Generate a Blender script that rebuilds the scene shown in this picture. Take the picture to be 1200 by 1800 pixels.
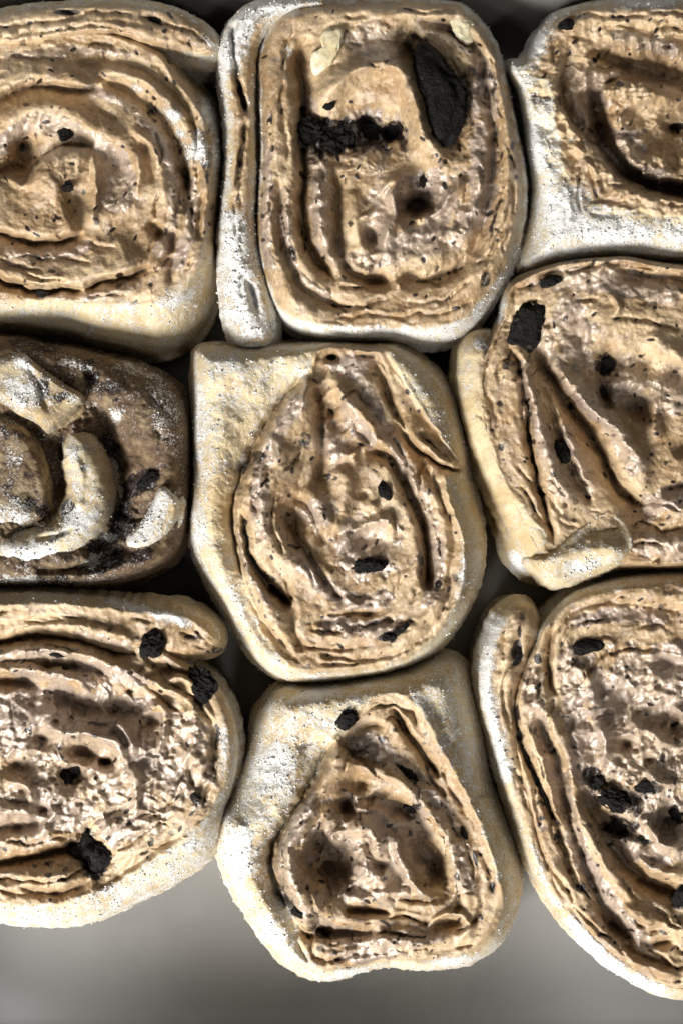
import bpy, math, random
import numpy as np
from mathutils import Vector, noise as mnoise

for o in list(bpy.data.objects):
    bpy.data.objects.remove(o)
scene = bpy.context.scene

# ------------------------------------------------------------------ scale, camera, light
S = 0.2 / 1200          # metres for one photo pixel at the height of the roll tops
ZR = 0.045              # height of the roll tops above the dish floor
D = 0.36                # lens to roll tops
ZC = ZR + D

cam_d = bpy.data.cameras.new('camera')
cam = bpy.data.objects.new('camera', cam_d)
scene.collection.objects.link(cam)
cam.location = (0, 0, ZC)
cam.rotation_euler = (0, 0, 0)
cam_d.sensor_fit = 'VERTICAL'
cam_d.angle = 2 * math.atan(0.15 / D)
cam_d.clip_start = 0.01
cam_d.clip_end = 50
scene.camera = cam
scene.render.resolution_x = 682
scene.render.resolution_y = 1024

world = bpy.data.worlds.new('World')
scene.world = world
world.use_nodes = True
bgn = world.node_tree.nodes['Background']
bgn.inputs[0].default_value = (1.0, 0.95, 0.88, 1)
bgn.inputs[1].default_value = 0.045

def area_light(name, loc, target, size, size_y, power, col):
    l = bpy.data.lights.new(name, 'AREA')
    l.shape = 'RECTANGLE'
    l.size = size
    l.size_y = size_y
    l.energy = power
    l.color = col
    o = bpy.data.objects.new(name, l)
    o.location = loc
    o.rotation_euler = (Vector(target) - Vector(loc)).to_track_quat('-Z', 'Y').to_euler()
    scene.collection.objects.link(o)
    return o
area_light('window_light', (-0.67, -0.94, 0.80), (0, 0, 0.03), 0.58, 0.46, 44, (1.0, 0.985, 0.955))
area_light('ceiling_light', (-0.42, -0.64, 1.20), (0, -0.05, 0.0), 0.15, 0.15, 1.7, (1.0, 0.98, 0.95))
area_light('ceiling_light', (0.38, -0.64, 1.20), (0, -0.05, 0.0), 0.15, 0.15, 1.7, (1.0, 0.98, 0.95))

scene.view_settings.view_transform = 'Standard'
scene.view_settings.look = 'None'
scene.view_settings.gamma = 1
scene.view_settings.exposure = 0.0
scene.view_settings.use_curve_mapping = False

# ------------------------------------------------------------------ materials
class NT:
    def __init__(self, name):
        self.m = bpy.data.materials.new(name)
        self.m.use_nodes = True
        self.t = self.m.node_tree
        self.p = self.t.nodes['Principled BSDF']
    def n(self, kind, **kw):
        x = self.t.nodes.new(kind)
        for k, v in kw.items():
            setattr(x, k, v)
        return x
    def l(self, a, b):
        self.t.links.new(a, b)
    def val(self, v):
        return v
    def put(self, sock, v):
        if hasattr(v, 'links') or isinstance(v, bpy.types.NodeSocket):
            self.l(v, sock)
        else:
            sock.default_value = v
    def math(self, op, a, b=0.0, c=None, clamp=False):
        x = self.n('ShaderNodeMath', operation=op, use_clamp=clamp)
        self.put(x.inputs[0], a)
        self.put(x.inputs[1], b)
        if c is not None:
            self.put(x.inputs[2], c)
        return x.outputs[0]
    def smooth(self, v, lo, hi):
        x = self.n('ShaderNodeMapRange', interpolation_type='SMOOTHSTEP')
        self.put(x.inputs[0], v)
        x.inputs[1].default_value = lo
        x.inputs[2].default_value = hi
        x.inputs[3].default_value = 0
        x.inputs[4].default_value = 1
        return x.outputs[0]
    def mix(self, f, a, b):
        x = self.n('ShaderNodeMix', data_type='RGBA')
        self.put(x.inputs[0], f)
        self.put(x.inputs[6], a)
        self.put(x.inputs[7], b)
        return x.outputs[2]
    def coords(self):
        return self.n('ShaderNodeTexCoord').outputs['Object']
    def noise(self, co, scale, detail=3, rough=0.5, dist=0.0):
        x = self.n('ShaderNodeTexNoise')
        self.l(co, x.inputs['Vector'])
        x.inputs['Scale'].default_value = scale
        x.inputs['Detail'].default_value = detail
        x.inputs['Roughness'].default_value = rough
        x.inputs['Distortion'].default_value = dist
        return x.outputs[0]
    def voro(self, co, scale, rnd=1.0, feature='F1'):
        x = self.n('ShaderNodeTexVoronoi', feature=feature, voronoi_dimensions='2D')
        self.l(co, x.inputs['Vector'])
        x.inputs['Scale'].default_value = scale
        x.inputs['Randomness'].default_value = rnd
        return x
    def attr(self, name):
        return self.n('ShaderNodeAttribute', attribute_name=name).outputs['Fac']
    def bump(self, h, strength, dist, prev=None):
        x = self.n('ShaderNodeBump')
        x.inputs['Strength'].default_value = strength
        x.inputs['Distance'].default_value = dist
        self.l(h, x.inputs['Height'])
        if prev is not None:
            self.l(prev, x.inputs['Normal'])
        return x.outputs[0]

def c4(r, g, b):
    return (r, g, b, 1)

def specks(N, co, scale, size, dens_lo, dens_hi):
    """mask of small irregular crumbs"""
    warp = N.n('ShaderNodeVectorMath', operation='ADD')
    wn = N.n('ShaderNodeTexNoise')
    N.l(co, wn.inputs['Vector'])
    wn.inputs['Scale'].default_value = scale * 1.7
    sc = N.n('ShaderNodeVectorMath', operation='SCALE')
    N.l(wn.outputs[1], sc.inputs[0])
    sc.inputs['Scale'].default_value = 0.6 / scale
    N.l(co, warp.inputs[0])
    N.l(sc.outputs[0], warp.inputs[1])
    v = N.voro(warp.outputs[0], scale)
    sep = N.n('ShaderNodeSeparateColor')
    N.l(v.outputs['Color'], sep.inputs[0])
    # only some cells carry a crumb, of differing size
    on = N.smooth(sep.outputs[0], dens_lo, dens_hi)
    r = N.math('MULTIPLY', on, N.math('MULTIPLY_ADD', sep.outputs[1], size, size * 0.4))
    df = N.math('SUBTRACT', r, v.outputs['Distance'])
    return N.smooth(df, 0.0, 0.10)

def crumb_layers(N, co, col, amount):
    """cookie crumbs of three sizes mixed through the dough"""
    patch = N.smooth(N.noise(co, 75, 3, 0.6), 0.42, 0.60)
    big = specks(N, co, 230, 0.22, 0.84, 0.90)
    mid = specks(N, co, 480, 0.22, 0.70, 0.80)
    tiny = specks(N, co, 1100, 0.22, 0.62, 0.74)
    col = N.mix(N.math('MULTIPLY', big, N.math('MULTIPLY', patch, 0.92)), col, c4(0.020, 0.011, 0.008))
    col = N.mix(N.math('MULTIPLY', mid, N.math('MULTIPLY_ADD', patch, 0.75, 0.10)), col, c4(0.05, 0.024, 0.014))
    return N.mix(N.math('MULTIPLY', tiny, 0.62 * amount), col, c4(0.10, 0.055, 0.032))

def make_dough():
    N = NT('dough')
    co = N.coords()
    skin, flour, dark, cocoa = N.attr('skin'), N.attr('flour'), N.attr('dark'), N.attr('cocoa')
    big = N.noise(co, 55, 4, 0.6)
    mid = N.noise(co, 230, 4, 0.6)
    soft = N.noise(co, 330, 2, 0.5)
    fine = N.noise(co, 1300, 4, 0.65)
    grain = N.noise(co, 2400, 3, 0.7)
    face = N.mix(N.smooth(big, 0.36, 0.64), c4(0.345, 0.222, 0.112), c4(0.535, 0.395, 0.235))
    face = N.mix(N.smooth(mid, 0.50, 0.70), face, c4(0.37, 0.262, 0.175))
    face = N.mix(N.smooth(N.noise(co, 620, 4, 0.65), 0.50, 0.72), face, c4(0.59, 0.44, 0.28))
    face = crumb_layers(N, co, face, 0.8)
    sk = N.mix(N.smooth(big, 0.38, 0.62), c4(0.49, 0.365, 0.195), c4(0.63, 0.52, 0.325))
    sk = N.mix(N.smooth(mid, 0.45, 0.75), sk, c4(0.47, 0.36, 0.22))
    col = N.mix(skin, face, sk)
    coc = N.math('ADD', cocoa, N.math('MULTIPLY', N.math('SUBTRACT', mid, 0.5), 1.2))
    coc = N.math('MULTIPLY', N.smooth(coc, 0.1, 0.95), N.smooth(cocoa, 0.02, 0.2))
    col = N.mix(coc, col, c4(0.105, 0.066, 0.040))
    dk = N.math('ADD', dark, N.math('MULTIPLY', N.math('SUBTRACT', mid, 0.5), 1.5))
    dk = N.math('MULTIPLY', N.smooth(dk, 0.38, 0.66), N.smooth(dark, 0.05, 0.25))
    col = N.mix(dk, col, c4(0.022, 0.013, 0.010))
    # flour: solid where thick, grainy where thin
    fl = N.math('ADD', flour, N.math('MULTIPLY', N.math('SUBTRACT', fine, 0.5), 2.0))
    fl = N.math('ADD', fl, N.math('MULTIPLY', N.math('SUBTRACT', grain, 0.5), 1.6))
    fl = N.math('ADD', fl, N.math('MULTIPLY', N.math('SUBTRACT', mid, 0.5), 1.2))
    fl = N.math('MULTIPLY', N.smooth(fl, 0.26, 0.66), N.smooth(flour, 0.02, 0.22))
    col = N.mix(fl, col, c4(0.74, 0.73, 0.705))
    N.put(N.p.inputs['Base Color'], col)
    dry = N.math('MAXIMUM', fl, N.math('MULTIPLY', skin, 0.9))
    wet = N.math('SUBTRACT', 1.0, dry)
    N.put(N.p.inputs['Roughness'], N.math('MULTIPLY_ADD', dry, 0.4, 0.42))
    N.put(N.p.inputs['Specular IOR Level'], N.math('MULTIPLY_ADD', dry, -0.30, 0.4))
    N.put(N.p.inputs['Coat Weight'], N.math('MULTIPLY', wet, N.smooth(mid, 0.32, 0.62)))
    N.p.inputs['Coat Roughness'].default_value = 0.07
    N.p.inputs['Coat IOR'].default_value = 1.62
    b1 = N.bump(soft, 0.35, 0.0012)
    b2 = N.bump(fine, 0.40, 0.0006, b1)
    gh = N.math('MULTIPLY', grain, N.math('MAXIMUM', fl, N.math('MULTIPLY', skin, 0.6)))
    b3 = N.bump(gh, 0.6, 0.0008, b2)
    N.l(b3, N.p.inputs['Normal'])
    spark = N.noise(co, 1700, 3, 0.6)
    b4 = N.bump(spark, 0.75, 0.0008, b1)
    N.l(b4, N.p.inputs['Coat Normal'])
    return N.m

def make_filling():
    N = NT('filling')
    co = N.coords()
    flour, dark = N.attr('flour'), N.attr('dark')
    big = N.noise(co, 60, 4, 0.6)
    mid = N.noise(co, 260, 4, 0.6)
    soft = N.noise(co, 300, 2, 0.5)
    fine = N.noise(co, 900, 3, 0.6)
    col = N.mix(N.smooth(big, 0.36, 0.64), c4(0.385, 0.300, 0.238), c4(0.45, 0.340, 0.232))
    col = N.mix(N.smooth(mid, 0.5, 0.75), col, c4(0.27, 0.195, 0.15))
    col = N.mix(N.math('MULTIPLY', N.smooth(fine, 0.5, 0.75), 0.5), col, c4(0.52, 0.41, 0.32))
    col = crumb_layers(N, co, col, 1.0)
    dk = N.math('ADD', dark, N.math('MULTIPLY', N.math('SUBTRACT', mid, 0.5), 1.5))
    dk = N.math('MULTIPLY', N.smooth(dk, 0.38, 0.70), N.smooth(dark, 0.05, 0.25))
    col = N.mix(dk, col, c4(0.028, 0.019, 0.016))
    fl = N.math('ADD', flour, N.math('MULTIPLY', N.math('SUBTRACT', fine, 0.5), 1.8))
    fl = N.math('MULTIPLY', N.smooth(fl, 0.4, 0.8), N.smooth(flour, 0.02, 0.22))
    col = N.mix(fl, col, c4(0.74, 0.73, 0.705))
    N.put(N.p.inputs['Base Color'], col)
    N.put(N.p.inputs['Roughness'], N.math('MULTIPLY_ADD', fl, 0.45, 0.40))
    N.p.inputs['Specular IOR Level'].default_value = 0.4
    N.put(N.p.inputs['Coat Weight'], N.math('SUBTRACT', 1.0, fl))
    N.p.inputs['Coat Roughness'].default_value = 0.045
    N.p.inputs['Coat IOR'].default_value = 1.62
    b1 = N.bump(soft, 0.35, 0.0014)
    b2 = N.bump(fine, 0.25, 0.0006, b1)
    N.l(b2, N.p.inputs['Normal'])
    spark = N.noise(co, 1300, 3, 0.6)
    b4 = N.bump(spark, 0.5, 0.0008, b1)
    N.l(b4, N.p.inputs['Coat Normal'])
    return N.m

def make_cookie():
    N = NT('cookie')
    co = N.coords()
    a = N.noise(co, 700, 4, 0.7)
    b = N.noise(co, 2200, 3, 0.6)
    sm = N.noise(co, 210, 3, 0.6)
    col = N.mix(N.smooth(a, 0.35, 0.7), c4(0.003, 0.0026, 0.0025), c4(0.012, 0.009, 0.0075))
    col = N.mix(N.math('MULTIPLY', N.smooth(sm, 0.63, 0.72), 0.35), col, c4(0.15, 0.11, 0.09))
    N.put(N.p.inputs['Base Color'], col)
    N.put(N.p.inputs['Roughness'], N.math('MULTIPLY_ADD', a, 0.5, 0.32))
    N.p.inputs['Specular IOR Level'].default_value = 0.2
    b1 = N.bump(a, 0.9, 0.0014)
    b2 = N.bump(b, 0.6, 0.0005, b1)
    N.l(b2, N.p.inputs['Normal'])
    return N.m

def make_chip():
    N = NT('white_chip')
    co = N.coords()
    a = N.noise(co, 300, 4, 0.6)
    col = N.mix(N.smooth(a, 0.35, 0.7), c4(0.66, 0.56, 0.34), c4(0.82, 0.76, 0.58))
    N.put(N.p.inputs['Base Color'], col)
    N.p.inputs['Roughness'].default_value = 0.3
    N.p.inputs['Subsurface Weight'].default_value = 0.2
    N.p.inputs['Subsurface Scale'].default_value = 0.002
    N.l(N.bump(a, 0.4, 0.001), N.p.inputs['Normal'])
    return N.m

def make_dish_mat():
    N = NT('glazed_dish')
    co = N.coords()
    a = N.noise(co, 14, 4, 0.6)
    f = N.noise(co, 900, 2, 0.5)
    col = N.mix(N.smooth(a, 0.35, 0.65), c4(0.215, 0.208, 0.195), c4(0.26, 0.252, 0.237))
    N.put(N.p.inputs['Base Color'], col)
    N.put(N.p.inputs['Roughness'], N.math('MULTIPLY_ADD', a, 0.12, 0.20))
    N.l(N.bump(f, 0.05, 0.0003), N.p.inputs['Normal'])
    return N.m

def make_flour():
    N = NT('flour')
    co = N.coords()
    col = N.mix(N.noise(co, 120, 2, 0.5), c4(0.66, 0.65, 0.63), c4(0.76, 0.755, 0.74))
    N.put(N.p.inputs['Base Color'], col)
    N.p.inputs['Roughness'].default_value = 0.95
    N.p.inputs['Specular IOR Level'].default_value = 0.1
    return N.m
FLOUR = make_flour()
DOUGH, FILL, COOKIE, CHIP, DISH = make_dough(), make_filling(), make_cookie(), make_chip(), make_dish_mat()

# ------------------------------------------------------------------ numpy helpers
def perlin(x, y, seed=0):
    xi = np.floor(x).astype(np.int64)
    yi = np.floor(y).astype(np.int64)
    xf, yf = x - xi, y - yi
    def g(ix, iy, dx, dy):
        h = (ix * 374761393 + iy * 668265263 + seed * 1442695041) & 0xFFFFFFFF
        h = ((h ^ (h >> 13)) * 1274126177) & 0xFFFFFFFF
        h = h ^ (h >> 16)
        a = (h & 0xFFFF) * (2 * math.pi / 65536)
        return np.cos(a) * dx + np.sin(a) * dy
    u = xf * xf * xf * (xf * (xf * 6 - 15) + 10)
    v = yf * yf * yf * (yf * (yf * 6 - 15) + 10)
    n0 = g(xi, yi, xf, yf) * (1 - u) + g(xi + 1, yi, xf - 1, yf) * u
    n1 = g(xi, yi + 1, xf, yf - 1) * (1 - u) + g(xi + 1, yi + 1, xf - 1, yf - 1) * u
    return (n0 * (1 - v) + n1 * v) * 1.5

def fbm(x, y, seed=0, octs=4, gain=0.5):
    r, a = 0, 1.0
    for o in range(octs):
        r = r + a * perlin(x * 2 ** o, y * 2 ** o, seed + o * 17)
        a *= gain
    return r

def sstep(v, lo, hi):
    t = np.clip((v - lo) / (hi - lo), 0, 1)
    return t * t * (3 - 2 * t)

def spline(pts, closed=False, step=6.0):
    P = np.array(pts, float)
    n = len(P)
    out = []
    rng = range(n) if closed else range(n - 1)
    for i in rng:
        if closed:
            a, b, c, d = P[(i - 1) % n], P[i], P[(i + 1) % n], P[(i + 2) % n]
        else:
            a, b, c, d = P[max(i - 1, 0)], P[i], P[i + 1], P[min(i + 2, n - 1)]
        m = max(2, int(np.hypot(*(c - b)[:2]) / step))
        t = (np.arange(m) / m)[:, None]
        t2, t3 = t * t, t * t * t
        out.append(0.5 * (2 * b + (c - a) * t + (2 * a - 5 * b + 4 * c - d) * t2 + (3 * b - a - 3 * c + d) * t3))
    if not closed:
        out.append(P[-1:])
    return np.vstack(out)

def polydist(Q, X, Y, closed=False):
    """distance, signed side (+ = right hand of travel), parameter 0..1, to a polyline"""
    A = Q[:, :2]
    B = np.roll(A, -1, 0) if closed else A[1:]
    A = A if closed else A[:-1]
    n = len(A)
    bd = np.full(X.shape, 1e18)
    side = np.zeros(X.shape)
    par = np.zeros(X.shape)
    for i in range(n):
        ex, ey = B[i] - A[i]
        L2 = ex * ex + ey * ey + 1e-9
        dx, dy = X - A[i, 0], Y - A[i, 1]
        t = np.clip((dx * ex + dy * ey) / L2, 0, 1)
        px, py = dx - t * ex, dy - t * ey
        d = px * px + py * py
        m = d < bd
        bd[m] = d[m]
        side[m] = (ex * dy - ey * dx)[m]
        par[m] = ((i + t) / n)[m]
    d = np.sqrt(bd)
    return d, np.where(side >= 0, d, -d), par

TAPER = [0.0]

def local(pts, X, Y, margin, fn):
    """evaluate fn(d, s, t) only near the polyline; returns full array with zeros elsewhere"""
    Q = spline(pts)
    TAPER[0] = min(0.5, 26.0 / max(1.0, np.hypot(np.diff(Q[:, 0]), np.diff(Q[:, 1])).sum()))
    r = np.zeros(X.shape)
    m = ((X > Q[:, 0].min() - margin) & (X < Q[:, 0].max() + margin) &
         (Y > Q[:, 1].min() - margin) & (Y < Q[:, 1].max() + margin))
    if m.any():
        wx = 3.2 * perlin(X[m] / 24, Y[m] / 24, 91) + 0.9 * perlin(X[m] / 8, Y[m] / 8, 93)
        wy = 3.2 * perlin(X[m] / 24, Y[m] / 24, 92) + 0.9 * perlin(X[m] / 8, Y[m] / 8, 94)
        d, s, t = polydist(Q, X[m] + wx, Y[m] + wy)
        r[m] = fn(d, s, t)
    return r

def taper(t, e=0.12):
    e = max(e, TAPER[0])
    return sstep(t, 0, e) * sstep(1 - t, 0, e)

def world_pos(px, py, h):
    z = ZR + h * S
    k = (ZC - z) / D * S
    return (px - 600) * k, -(py - 900) * k, z

FLOOR_H = -ZR / S

def mesh_np(name, V, F, mat, parent=None, attrs=None):
    me = bpy.data.meshes.new(name)
    me.vertices.add(len(V))
    me.vertices.foreach_set('co', np.ascontiguousarray(V, np.float32).ravel())
    me.loops.add(F.size)
    me.loops.foreach_set('vertex_index', np.ascontiguousarray(F, np.int32).ravel())
    me.polygons.add(len(F))
    me.polygons.foreach_set('loop_start', np.arange(len(F), dtype=np.int32) * F.shape[1])
    me.polygons.foreach_set('use_smooth', np.ones(len(F), dtype=bool))
    me.update(calc_edges=True)
    for k, v in (attrs or {}).items():
        a = me.attributes.new(k, 'FLOAT', 'POINT')
        a.data.foreach_set('value', np.ascontiguousarray(v, np.float32))
    me.materials.append(mat)
    me.validate()
    o = bpy.data.objects.new(name, me)
    scene.collection.objects.link(o)
    if parent is not None:
        o.parent = parent
        o.matrix_parent_inverse = parent.matrix_world.inverted()
    return o

STEP = 2.15

def shade(X, Y, edge_d, Re, skw, H, ze, feats, o, cx, cy):
    """height and masks over the pixel positions of one body"""
    q = np.clip(edge_d / np.maximum(Re, 1), 0, 1)
    Hh = H + o.get('gx', 0) * (X - cx) + o.get('gy', 0) * (Y - cy)
    pn, pm = o.get('prof', (2.0, 2.0))
    h = ze + (Hh - ze) * np.clip(1 - (1 - q) ** pn, 0, 1) ** (1 / pm)
    sd = o.get('seed', 1)
    inside = edge_d - skw
    if 'facepoly' in o:      # the cut face has its own outline
        Qf = spline(o['facepoly'], True, 10.0)
        dd, ss, _ = polydist(Qf, X, Y, True)
        ar = np.sum(Qf[:, 0] * np.roll(Qf[:, 1], -1) - np.roll(Qf[:, 0], -1) * Qf[:, 1])
        inside = ss if ar > 0 else -ss
        skw = np.full(X.shape, 20.0)
    face = sstep(inside + 5 * fbm(X / 26, Y / 26, sd + 5, 3), -5, 7)
    skin = 1 - face
    flour = np.zeros(X.shape)
    fill = np.full(X.shape, -0.15)
    dark = np.zeros(X.shape)
    flour += skin * o.get('flour', 0.75)
    G = 1.8
    for f in feats:
        k = f[0]
        if k == 'c':          # crease
            _, pts, w, dep = f
            h -= local(pts, X, Y, w * 3, lambda d, s, t: G * dep * np.exp(-(d / w) ** 1.6) * taper(t))
        elif k == 'l':        # overlap: right hand side of travel raised, left hand side sunk
            _, pts, lift, wl, drop, wd = f
            def fn(d, s, t):
                edge = sstep(s, -2.5, 2.5)
                def side(v, w, u):
                    if v > 0:      # a rounded rope edge: highest a little way in
                        q = np.maximum(u, 0) / (0.42 * w)
                        return v * 1.15 * q ** 0.6 * np.exp(0.6 * (1 - q)) / 1.0
                    return v * np.exp(-np.maximum(u, 0) / w)
                return G * (edge * side(lift, wl, s) + (1 - edge) * side(-drop, wd, -s)) * taper(t)
            h += local(pts, X, Y, max(wl, wd) * 4, fn)
        elif k == 'r':        # ridge
            _, pts, w, hh = f
            h += local(pts, X, Y, w * 3, lambda d, s, t: G * hh * np.exp(-(d / w) ** 2) * taper(t, 0.2))
        elif k in ('b', 'fb', 'kb', 'flb', 'nf'):
            x, y, rx, ry, rot = f[1:6]
            ca, sa = math.cos(math.radians(rot)), math.sin(math.radians(rot))
            dx, dy = X - x, Y - y
            wx = 0.22 * fbm(X / 30, Y / 30, sd + 31, 3)
            e = np.sqrt(((dx * ca + dy * sa) / rx) ** 2 + ((-dx * sa + dy * ca) / ry) ** 2) + wx
            g = np.exp(-np.maximum(e, 0) ** 2 * 1.3)
            if k == 'b':
                h += G * f[6] * g
            elif k == 'fb':
                fill = np.maximum(fill, (1.25 - e) * (f[6] if len(f) > 6 else 1.0))
            elif k == 'kb':  # dark blobs: cookie stains, and shade painted into some hollows
                g = sstep(1.35 - e, 0, 0.8)
                dark = np.maximum(dark, g * (f[6] if len(f) > 6 else 1.0))
            elif k == 'flb':
                flour = np.maximum(flour, g * (f[6] if len(f) > 6 else 0.9))
            else:
                flour *= 1 - g * (f[6] if len(f) > 6 else 0.9)
        elif k == 'f':
            _, pts, w = f
            v = local(pts, X, Y, w * 2.5, lambda d, s, t: np.clip((1.25 - d / w) * taper(t, 0.08), 0, 2))
            fill = np.maximum(fill, np.where(v > 0, v, -0.25))
        elif k == 'k':  # dark strokes: cookie smears, and shade painted into some creases
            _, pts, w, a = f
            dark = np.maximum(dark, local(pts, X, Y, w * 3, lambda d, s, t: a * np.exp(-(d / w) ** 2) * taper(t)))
        elif k == 'fl':
            _, pts, w, a = f
            flour = np.maximum(flour, local(pts, X, Y, w * 3, lambda d, s, t: a * np.exp(-(d / w) ** 2) * taper(t)))
    # thin layers of the rolled dough, seen edge on, with broken lines of cookie crumbs between them
    for L, amp in ((18, 8), (42, 9), (74, 9), (108, 7)):
        w = inside + 10 * fbm(X / 65, Y / 65, sd + 101 + L, 2) + 2.5 * fbm(X / 16, Y / 16, sd + 103, 2) - L
        mk = sstep(fbm(X / 75, Y / 75, sd + 105 + L, 2), -0.12, 0.2) * face * o.get('lam', 1.0)
        h -= amp * np.exp(-(w / 3.4) ** 2) * mk
        h += 0.4 * amp * np.exp(-((w - 9) / 6.0) ** 2) * mk
        dark = np.maximum(dark, 0.75 * np.exp(-(w / 3.6) ** 2) * sstep(fbm(X / 22, Y / 22, sd + 107 + L, 3), 0.12, 0.4) * mk)
    rc = np.random.RandomState(sd * 3 + 1)
    fv = np.where(face > 0.9)[0]
    for _ in range(int(len(fv) * STEP * STEP / 3600)):
        i = fv[rc.randint(len(fv))]
        ra_, rb_ = rc.uniform(3.0, 8.5), rc.uniform(2.2, 4.2)
        an = math.atan2(Y[i] - cy, X[i] - cx) + math.pi / 2 + rc.normal(0, 0.5)
        nr_ = np.where((np.abs(X - X[i]) < 16) & (np.abs(Y - Y[i]) < 16))[0]
        dx, dy = X[nr_] - X[i], Y[nr_] - Y[i]
        e = np.hypot((dx * math.cos(an) + dy * math.sin(an)) / ra_, (-dx * math.sin(an) + dy * math.cos(an)) / rb_)
        dark[nr_] = np.maximum(dark[nr_], rc.uniform(0.6, 1.0) * sstep(1.4 - e, 0, 0.8))
        h[nr_] += rc.choice([-2.5, 1.5]) * np.exp(-e ** 2)
    # relief of the cut dough and of the smeared filling
    inner = sstep(edge_d, 2, 30)
    r = np.hypot(X - cx, Y - cy) + 1
    th = np.arctan2(Y - cy, X - cx)
    ra = o.get('rough', 1.0)
    wx = 10 * fbm(X / 40, Y / 40, sd + 61, 2)
    wy = 10 * fbm(X / 40, Y / 40, sd + 62, 2)
    swirl = fbm((r + wx) / 13, th * 3.2 + wy / 60, sd + 70, 3)     # streaks that follow the coil
    nz_face = 3.0 * fbm(X / 40, Y / 40, sd + 2, 2) + 0.8 * fbm(X / 12, Y / 12, sd + 3, 2) + 1.3 * swirl
    wr = 1 - np.sqrt(fbm(X / 48, Y / 48, sd + 46, 3, 0.5) ** 2 + 0.003) * 2.4
    nz_skin = 4.2 * fbm(X / 70, Y / 70, sd + 4, 3) + 0.9 * fbm(X / 10, Y / 10, sd + 6, 2) - 2.2 * np.clip(wr, 0, 1) ** 4
    h += (nz_face * face + nz_skin * skin) * (0.35 + 0.65 * inner)
    mfill = fill + 0.28 * fbm(X / 24, Y / 24, sd + 8, 4) + 0.12 * fbm(X / 7, Y / 7, sd + 9, 2)
    mfill = mfill * face - 0.3 * (1 - face)
    rid = np.clip(1 - np.sqrt(fbm((X + wx) / 46, (Y + wy) / 46, sd + 20, 2, 0.4) ** 2 + 0.006) * 1.7, 0, 1)
    rid2 = np.clip(1 - np.sqrt(fbm((X + wy) / 28, (Y + wx) / 28, sd + 24, 2, 0.35) ** 2 + 0.01) * 1.6, 0, 1)
    rid3 = np.clip(1 - np.sqrt(fbm((r + wy) / 24, th * 2.6 + wx / 40, sd + 26, 2, 0.35) ** 2 + 0.01) * 1.6, 0, 1)
    pat = sstep(fbm(X / 50, Y / 50, sd + 28, 2) + 0.35 * (ra - 1), 0.0, 0.5)
    tex = (ra * (5.0 * (rid ** 2 - 0.35) + 4.0 * pat * (rid2 ** 2.4 - 0.35) + 3.0 * (rid3 ** 2 - 0.4)) +
           5.0 * fbm(X / 30, Y / 30, sd + 29, 2) + 0.8 * fbm(X / 9, Y / 9, sd + 30, 2))
    # popped bubbles and stretched peaks
    rnd = np.random.RandomState(sd * 7 + 3)
    h += tex * sstep(mfill, 0.2, 0.75) * inner + 0.2 * tex * face * inner
    h += 4.0 * np.exp(-((inside + 5 * fbm(X / 26, Y / 26, sd + 5, 3)) / 5.0) ** 2) * inner * (skw < 150) * (skw > 5)
    act = np.where(mfill > 0.6)[0]
    if len(act) > 400:
        area = len(act) * STEP * STEP
        for _ in range(int(area / 3400 * o.get('bub', 1.0))):
            i = act[rnd.randint(len(act))]
            rr = rnd.uniform(3.0, 8.0)
            near = np.where((np.abs(X - X[i]) < rr * 3) & (np.abs(Y - Y[i]) < rr * 3))[0]
            e = np.hypot(X[near] - X[i], (Y[near] - Y[i]) * rnd.uniform(0.8, 1.5)) / rr
            if rnd.rand() < 0.6:
                h[near] += -rr * 0.9 * np.exp(-e ** 3) + rr * 0.22 * np.exp(-((e - 1.3) / 0.35) ** 2)
            else:
                h[near] += rr * 1.1 * np.exp(-e ** 1.5)
    flour = flour + 0.25 * flour * fbm(X / 18, Y / 18, sd + 40, 4)
    h += 2.2 * sstep(flour, 0.45, 0.9) * face * (0.7 + 0.8 * fbm(X / 6, Y / 6, sd + 44, 2))
    return h, skin, np.clip(flour, 0, 1), np.clip(mfill, -1, 1.5), np.clip(dark, 0, 1)

class Sampler:
    def __init__(self):
        self.parts = []
    def add(self, X, Y, h):
        self.parts.append((X, Y, h))
    def __call__(self, x, y):
        best = FLOOR_H
        for X, Y, h in self.parts:
            d = (X - x) ** 2 + (Y - y) ** 2
            i = int(np.argmin(d))
            if d[i] < 40:
                best = max(best, h[i])
        return best

DUST = {}

def dust_from(parent, V, flour, skin):
    rnd = np.random.RandomState(len(V))
    p = np.clip(flour - 0.15, 0, 1) * (0.14 + 0.22 * skin)
    i = np.where(rnd.rand(len(V)) < p)[0]
    j = V[i] + rnd.normal(0, 0.00018, (len(i), 3)) + np.array([0, 0, 0.00008])
    sz = S * (0.6 + 2.0 * rnd.rand(len(i)) ** 4) * (1 + 0.9 * (flour[i] > 0.75) * (skin[i] < 0.5))
    DUST.setdefault(parent.name, []).append((j, sz))

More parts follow.
